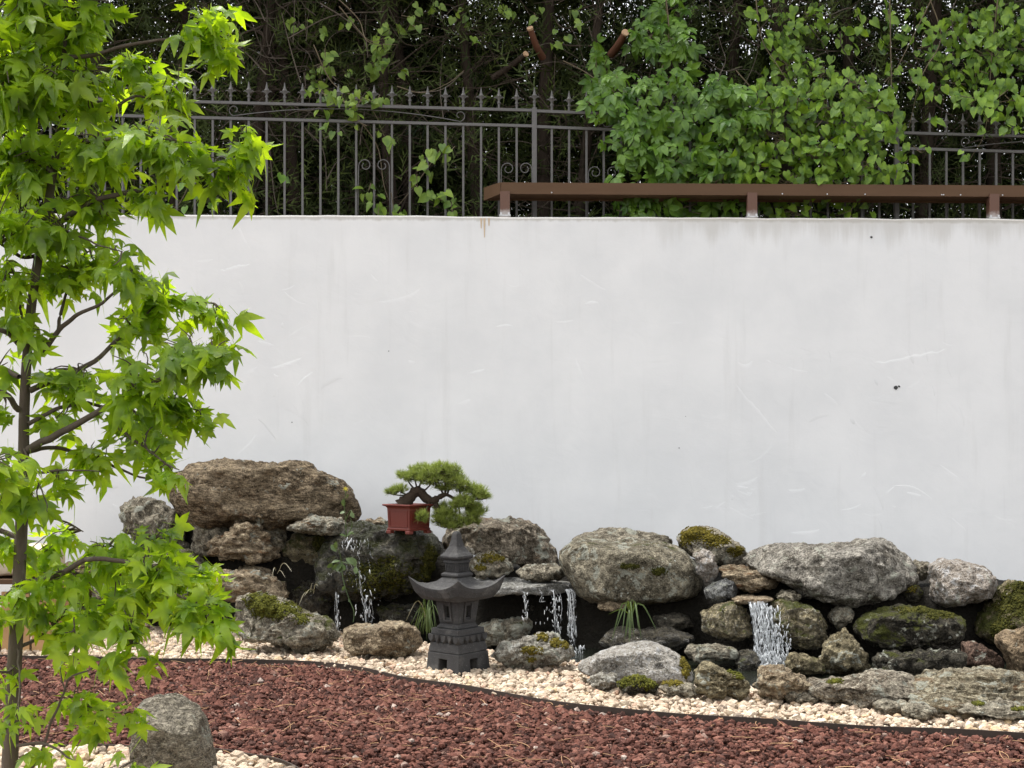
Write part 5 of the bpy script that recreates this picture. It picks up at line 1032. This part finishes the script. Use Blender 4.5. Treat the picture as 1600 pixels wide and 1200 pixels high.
for ti, ((px, Yd, r0), wh) in enumerate(zip(TREES, where_)):
    bx_ = at(px, 338, Yd); z0 = WALL_TOP + .02; base = np.array([bx_[0], Yd, z0]); t = empty('cypress_tree', base, 'dark cypress of the hedge ' + wh, 'tree', 'cypress hedge behind the fence')
    H = RNG.uniform(4.6, 5.6); lean = RNG.normal(0, .06, 2); s = np.linspace(0, 1, 16)
    P = base + np.stack([lean[0] * s * H + .03 * vnoise(np.stack([s * 4 + ti, s, s], -1)), lean[1] * s * H * .3, s * H - .1], -1)
    tubes_mesh('trunk', [(P, r0 * (1 - .75 * s))], M_CBARK, t, 9)
    tw = []
    for q in range(46):
        u = RNG.uniform(.03, .55); a = RNG.uniform(0, 6.283); o = P[0] + (P[-1] - P[0]) * u; L = RNG.uniform(.4, 1.3)
        d = np.array([math.cos(a), math.sin(a) * .7, RNG.uniform(-.3, .9)]); e = o + d * L
        e[1] = max(e[1], 12.42 + RNG.uniform(0, .2)); md = (o + e) / 2 + RNG.normal(0, .12, 3); md[1] = max(md[1], 12.42)
        tw.append((spline([o, md, e], 10), np.linspace(RNG.uniform(.004, .012), .0018, 10)))
        for _ in range(2):
            w0 = md + (e - md) * RNG.random(); e2 = w0 + RNG.normal(0, .25, 3); e2[1] = max(e2[1], 12.42); tw.append((np.array([w0, (w0 + e2) / 2 + RNG.normal(0, .03, 3), e2]), np.array([.003, .002, .001])))
    tag(tubes_mesh('dead_branches', tw, M_TWIG, t, 4), kind='stuff')
    # crown: dense deep inside and above, thinner in front of the trunks
    n = 3800; zz = RNG.uniform(-.05, 5.0, n); up_ = sm((zz - 1.5) / 1.2)
    yy = np.where(RNG.random(n) < .80 - .35 * up_, RNG.uniform(.25, 2.1, n), RNG.uniform(-.75 - .5 * up_, .6, n)); xx = RNG.normal(0, .52, n)
    cl = fbm(np.stack([bx_[0] + xx, Yd + yy, zz], -1) * 2.3, 2, 5); k = (cl > -.25) | (yy > .5); xx, yy, zz = xx[k], yy[k], zz[k]; n = len(xx)
    keep = (Yd + yy > 12.46) | (zz > 2.1); xx, yy, zz = xx[keep], yy[keep], zz[keep]; n = len(xx)
    pos = np.stack([xx, yy, zz], -1); dirs = np.stack([RNG.normal(0, .6, n), RNG.normal(-.25, .5, n), RNG.normal(.15, .7, n)], -1)
    M = frame_mats(dirs, RNG.normal(size=(n, 3))) * (RNG.uniform(.14, .34, n) * (1 + .5 * (yy > .8)))[:, None, None]
    V, F, T = inst(SV, SF, M, pos, np.clip(.35 + .5 * cl[k][keep] + RNG.normal(0, .18, n), 0, 1)); tag(link('crown', np_mesh('crown', V, F, T, False), M_CYP, t), kind='stuff')
# sawn branch stubs
M_CUT = simple('sawn_wood', (0.55, 0.36, 0.22), .8, .15, 30); M_REDB = simple('peeled_branch', (0.17, 0.075, 0.045), .9, .3, 12, .6, .01)
def stub(label, pts, Yd, r, face=True, m=M_REDB):
    P = spline([at(a, b, Yd + .12 * (len(pts) - 1 - i)) for i, (a, b) in enumerate(pts)], 10); t = empty('sawn_branch', P[-1], label, 'branch')
    tubes_mesh('branch_bark', [(P, np.linspace(r * 1.3, r, 10))], m, t, 9)
    d = P[-1] - P[-2]; d /= np.linalg.norm(d); mb = MB(); nrm = d + np.array([0, -1.2, 0]) if face else d; nrm /= np.linalg.norm(nrm); A = np.cross(nrm, [0, 0, 1]); A /= np.linalg.norm(A); B = np.cross(nrm, A); c = P[-1] - nrm * 0 
    V = [c + nrm * k_ * .012 + (A * math.cos(a) + B * math.sin(a)) * r * 1.12 for k_ in (-1, .4) for a in np.linspace(0, 6.283, 12, endpoint=False)]
    mb.add(V, [tuple(range(11, -1, -1)), tuple(range(12, 24))] + [(i, (i + 1) % 12, 12 + (i + 1) % 12, 12 + i) for i in range(12)]); mb.build('cut_face', M_CUT, t)
stub('sawn branch with a round pale cut face left of the creeper column', [(955, 85), (966, 70), (977, 51)], 12.5, .027)
stub('reddish broken branch stub pointing up left of the creeper', [(848, 90), (838, 72), (828, 44)], 12.6, .024, False)
stub('long dark sawn branch slanting down to the left of the reddish stub', [(770, 122), (800, 102), (822, 84)], 12.6, .022, False, M_CBARK)

# ------------------------------------------------------------------ vines on the fence and trees
M_CREEP = leafm('creeper_leaf', (0.046, 0.125, 0.015), (0.175, 0.320, 0.036), .3, .38, 8)
M_VINE = leafm('vine_leaf', (0.046, 0.125, 0.013), (0.26, 0.42, 0.040), .35, .45, 10)
M_VSTEM = simple('vine_stem', (0.17, 0.135, 0.085), .8, .3, 10)
def creeper_leaf(seed):
    rg = np.random.default_rng(seed); V, F, n = [], [], 0
    for a, L in ((-100, .62), (-50, .88), (0, 1.0), (50, .88), (100, .62)):
        a = R(a + rg.normal(0, 8)); q = OV.copy(); q[:, 2] *= 1.3; q = q * L * np.array([.92, 1, 1.0]); q[:, 1] += .10; q[:, 2] -= .28 * q[:, 1] ** 2 * rg.uniform(.3, 1.4)
        c, s = math.cos(a), math.sin(a); V.append(np.stack([q[:, 0] * c + q[:, 1] * s, -q[:, 0] * s + q[:, 1] * c, q[:, 2]], -1)); F.append(OF + n); n += len(q)
    return np.vstack(V), np.vstack(F)
def heart_leaf(bend):
    V = np.array([(0, .08, 0), (-.22, -.08, .02), (-.42, .1, .05), (-.45, .38, .06), (-.28, .72, .03), (0, 1.05, -.05), (.28, .72, .03), (.45, .38, .06), (.42, .1, .05), (.22, -.08, .02), (0, .45, -.03)], float); V[:, 2] -= bend * V[:, 1] ** 2
    F = np.array([(10, i, (i + 1) % 10) for i in range(10)])[:, ::-1]; return V, F
CRL = [creeper_leaf(k) for k in range(5)]; HRT = [heart_leaf(b) for b in (.1, .3, .5, -.1)]
def vine(name, label, cl, shapes, size, m, dens, Yr, stems, cat='vine', parts=300, spread=.65, names='leaf'):
    """cl: (px,py,rx,ry[,density factor]) patches of leaves"""
    px = np.mean([c[0] for c in cl]); loc = np.array([at(px, 338, 12.4)[0], 12.4, WALL_TOP]); t = empty(name, loc, label, cat)
    P, M, K, S = [], [], [], []
    for c in cl:
        cx, cy, rx, ry_ = c[:4]; f = c[4] if len(c) > 4 else 1.0; n = max(2, int(dens * f * math.pi * rx * ry_ / 1000))
        yc = 12.12 if cy > 120 else RNG.uniform(12.3, 12.55); cen = at(cx, cy, yc)
        for q in range(n):
            r_ = math.sqrt(RNG.random()); a = RNG.uniform(0, 6.283); x, y = cx + rx * r_ * math.cos(a), cy + ry_ * r_ * math.sin(a)
            if y > 352: continue
            d = yc + RNG.uniform(-.5, .5) * Yr + .12 * r_; p = at(x, y, d)
            if p[1] < wallY(p[0]) + .22 and p[2] < WALL_TOP + .32: p[1] = wallY(p[0]) + RNG.uniform(.36, .5)
            nor = np.array([RNG.normal(0, spread), -.8, .6 + RNG.normal(0, spread)]); tip = np.array([RNG.normal(0, .6), -.3, -.8 + RNG.normal(0, .35)])
            s = size * RNG.uniform(.6, 1.2); P.append(p); M.append(frame_mats(tip[None], nor[None])[0] * s); K.append(RNG.integers(0, len(shapes)))
            if RNG.random() < .18: S.append((spline([cen + RNG.normal(0, .05, 3) + [0, .08, 0], (cen + p) / 2 + [0, .06, -.02], p], 6), np.linspace(.004, .0015, 6)))
    for s in stems:
        S.append((spline([at(a, b, 12.36 + .05 * math.sin(i * 2.1)) for i, (a, b) in enumerate(s)], 24), np.linspace(.006, .002, 24)))
    P, M, K = np.array(P), np.array(M), np.array(K); tag(tubes_mesh('stems', S, M_VSTEM, t, 4), kind='stuff')
    ix = 800 + FPX * P[:, 0] / P[:, 1]; iy = HOR - FPX * (P[:, 2] - CAM_Z) / P[:, 1]
    ok = (ix > 3) & (ix < 1597) & (iy > 3) & (iy < 334); chosen = np.argsort(np.where(ok, P[:, 1] - np.linalg.norm(M[:, :, 0], axis=1), 99))[:parts]; chosen = [i for i in chosen if ok[i]]
    me = [np_mesh(names, a, b) for a, b in shapes]; chm = np.zeros(len(P), bool); chm[chosen] = True
    for q in me: q.materials.append(m)
    for i in chosen:
        o = bpy.data.objects.new(names, me[K[i]]); COL.objects.link(o); o.parent = t; o.matrix_local = Matrix.Translation(Vector(P[i] - loc)) @ Matrix(M[i].tolist()).to_4x4()
    Vs, Fs, n = [], [], 0
    for k in range(len(shapes)):
        s = (K == k) & ~chm
        if s.sum(): a, b, _ = inst(*shapes[k], M[s], P[s] - loc); Vs.append(a); Fs.append(b + n); n += len(a)
    if Vs: tag(link('foliage', np_mesh('foliage', np.vstack(Vs), np.vstack(Fs)), m, t), kind='stuff')
    return t
vine('creeper', 'dense dark green five-leaved creeper spilling over the middle of the fence', [(1045,15,34,28),(1050,55,34,32),(1012,48,24,26),(1062,85,24,20),(1005,78,28,18),(935,75,14,22,.6),(935,108,26,22),(962,135,42,24),(1040,125,42,26),(1105,145,45,28),(1160,150,40,28),(940,165,28,24),(1000,175,55,30),(1080,185,55,30),(1150,190,45,34),(990,225,50,30),(1060,235,48,32),(1000,265,46,28),(1125,240,42,34),(1060,275,50,22),(1120,280,40,22),(1000,300,50,20),(1080,320,70,18),(980,325,40,12),(1150,325,40,14)], CRL, .108, M_CREEP, 5.8, .34, [[(1040,-10),(1045,60),(1030,120),(1000,200),(990,300)],[(880,95),(910,110),(940,130)],[(1020,120),(1080,180),(1100,300)]])
vine('leafy_vine', 'light yellow-green leafy vine tumbling over the fence right of the creeper', [(1195,160,50,32),(1250,150,38,28),(1300,170,55,34),(1350,200,45,34),(1220,215,55,40),(1290,235,55,40),(1360,255,38,32),(1180,265,45,36),(1240,285,55,30),(1320,285,46,26),(1145,225,30,40,.5),(1130,280,30,24,.6),(1400,185,22,34,.5),(1412,250,16,34,.6),(1240,325,50,14),(1330,325,40,12,.6),(1235,95,30,24,.8),(1215,70,18,24,.6),(1175,30,12,34,.5),(1195,60,16,16,.5),(1260,25,34,24,.7),(1290,45,22,16,.6),(1318,55,14,22,.6),(1330,78,12,14,.5),(1225,120,40,22,.9),(1280,110,30,30,.8),(1330,130,40,26,.8),(1370,160,30,30,.8),(1205,15,20,24,.6),(1240,60,30,24,.7)], HRT, .074, M_VINE, 15.0, .36, [[(1180,-10),(1190,60),(1220,110),(1250,160)],[(1390,-10),(1392,90),(1395,180),(1410,280)],[(1300,120),(1340,180),(1400,200)],[(1150,110),(1230,200),(1320,290)]])
vine('leafy_vine', 'hanging vine with round green and yellow leaves in the upper right corner', [(1390,15,14,24,.8),(1388,60,14,20,.8),(1393,110,12,22,.7),(1390,145,14,14,.7),(1478,40,22,22,.8),(1490,70,28,22,.8),(1530,55,34,34,1),(1570,25,34,34,1.1),(1590,80,30,40,1),(1540,110,40,26,1),(1500,120,28,22,.9),(1460,95,22,16,.8),(1470,140,30,14,.7),(1570,145,34,24,.9),(1540,165,28,14,.8),(1560,185,22,10,.7),(1530,200,16,10,.6),(1515,240,18,9,.7),(1450,20,16,18,.6),(1440,235,12,10,.7),(1620,60,30,60,1),(1620,160,30,30,1),(1455,185,14,10,.7),(1408,205,12,14,.8),(1510,30,30,26,1),(1550,80,40,30,1),(1440,60,20,24,.7),(1430,130,20,24,.7),(1415,40,14,30,.7),(1480,100,24,20,.8),(1520,150,34,18,.9),(1590,190,24,20,.8),(1350,30,18,24,.6)], HRT, .074, M_VINE, 11.0, .30, [[(1450,-10),(1470,60),(1440,120),(1420,200)],[(1560,-10),(1550,80),(1540,200),(1515,250)],[(1460,-10),(1425,60),(1400,110)]])
vine('leafy_vine', 'straggling green vine climbing the fence between the sweetgum and the rail', [(490,118,16,16,.8),(505,92,14,18,.8),(510,105,10,12,.8),(548,35,16,8,.6),(605,45,14,10,.9),(625,45,10,10,.7),(600,70,16,18,.9),(590,100,20,14,1),(590,85,10,18),(500,140,22,10,.9),(530,150,26,12,1),(560,148,24,10,.9),(585,150,22,8,.9),(555,165,16,8,.8),(500,170,10,6,.8),(510,195,8,10,.8),(525,210,10,6,.7),(556,185,8,12,.8),(600,210,12,8,.8),(615,220,8,6,.7),(680,240,26,10,.8),(662,262,12,16,.9),(700,230,14,8,.7),(650,280,10,14,.8),(680,300,16,10,.8),(570,295,14,8,.9),(590,315,12,12,.9),(615,328,26,8,1),(700,305,20,14,.8),(705,325,12,10,.8),(663,12,22,8,.6),(690,5,16,6,.6),(645,15,10,16,.5),(655,40,8,10,.6),(500,50,10,8,.4),(545,115,8,8,.5),(470,30,20,16,.4),(720,25,20,14,.5),(780,15,24,12,.5),(840,20,20,10,.4),(740,60,16,12,.4),(870,60,18,14,.5),(900,25,16,20,.5),(640,110,16,10,.5)], HRT, .072, leafm('wild_vine_leaf', (0.070, 0.150, 0.020), (0.24, 0.35, 0.045), .3, .45, 7), 13.0, .24, [[(520,-10),(560,30),(575,65),(620,70)],[(490,70),(520,130),(580,170),(610,240)],[(700,215),(670,260),(640,300),(610,335)],[(530,10),(575,62),(600,60)],[(560,185),(590,230),(600,290),(615,330)],[(620,135),(660,145),(700,130),(725,110)]])
vine('leafy_vine', 'few green vine leaves low behind the fence under the sweetgum branch', [(275,325,20,9,.9),(290,295,14,14,.8),(305,310,12,12,.8),(330,318,12,8,.6),(440,275,6,8,.7)], HRT, .085, M_CREEP, 4.6, .2, [[(270,335),(290,300),(300,270)]])
# long bare stems tangled in front of the hedge
items = []
for q in range(120):
    x = RNG.choice([RNG.uniform(330, 520), RNG.uniform(1150, 1280), RNG.uniform(300, 1600)]); y = RNG.uniform(-20, 230); a = RNG.uniform(0, 6.283); L = RNG.uniform(40, 170); pts = [(x, y)]
    for k in range(4): a += RNG.normal(0, .45); pts.append((pts[-1][0] + math.cos(a) * L / 4, pts[-1][1] + math.sin(a) * L / 4))
    if max(p[1] for p in pts) > 330: continue
    d = RNG.uniform(12.45, 12.9); items.append((spline([at(u, v_, d + .04 * k) for k, (u, v_) in enumerate(pts)], 16), np.linspace(RNG.uniform(.003, .007), .0018, 16)))
for pts in ([(476, 200), (505, 235), (511, 300)], [(511, 280), (525, 255), (540, 246)], [(420, 220), (428, 300), (435, 335)], [(640, 145), (690, 140), (725, 112)], [(450, 60), (520, 25), (600, 18)], [(500, 5), (540, 30), (572, 62)], [(572, 62), (575, 90)], [(470, 130), (455, 80), (440, 20)]):
    items.append((spline([at(u, v_, 12.42) for u, v_ in pts], 16), np.linspace(.006, .003, 16)))
tag(tubes_mesh('bare_stems', items, simple('bare_stem', (0.11, 0.09, 0.07), .9, .4, 5), None, 5), 'tangle of bare grey stems and twigs in front of the hedge', 'twigs', kind='stuff')
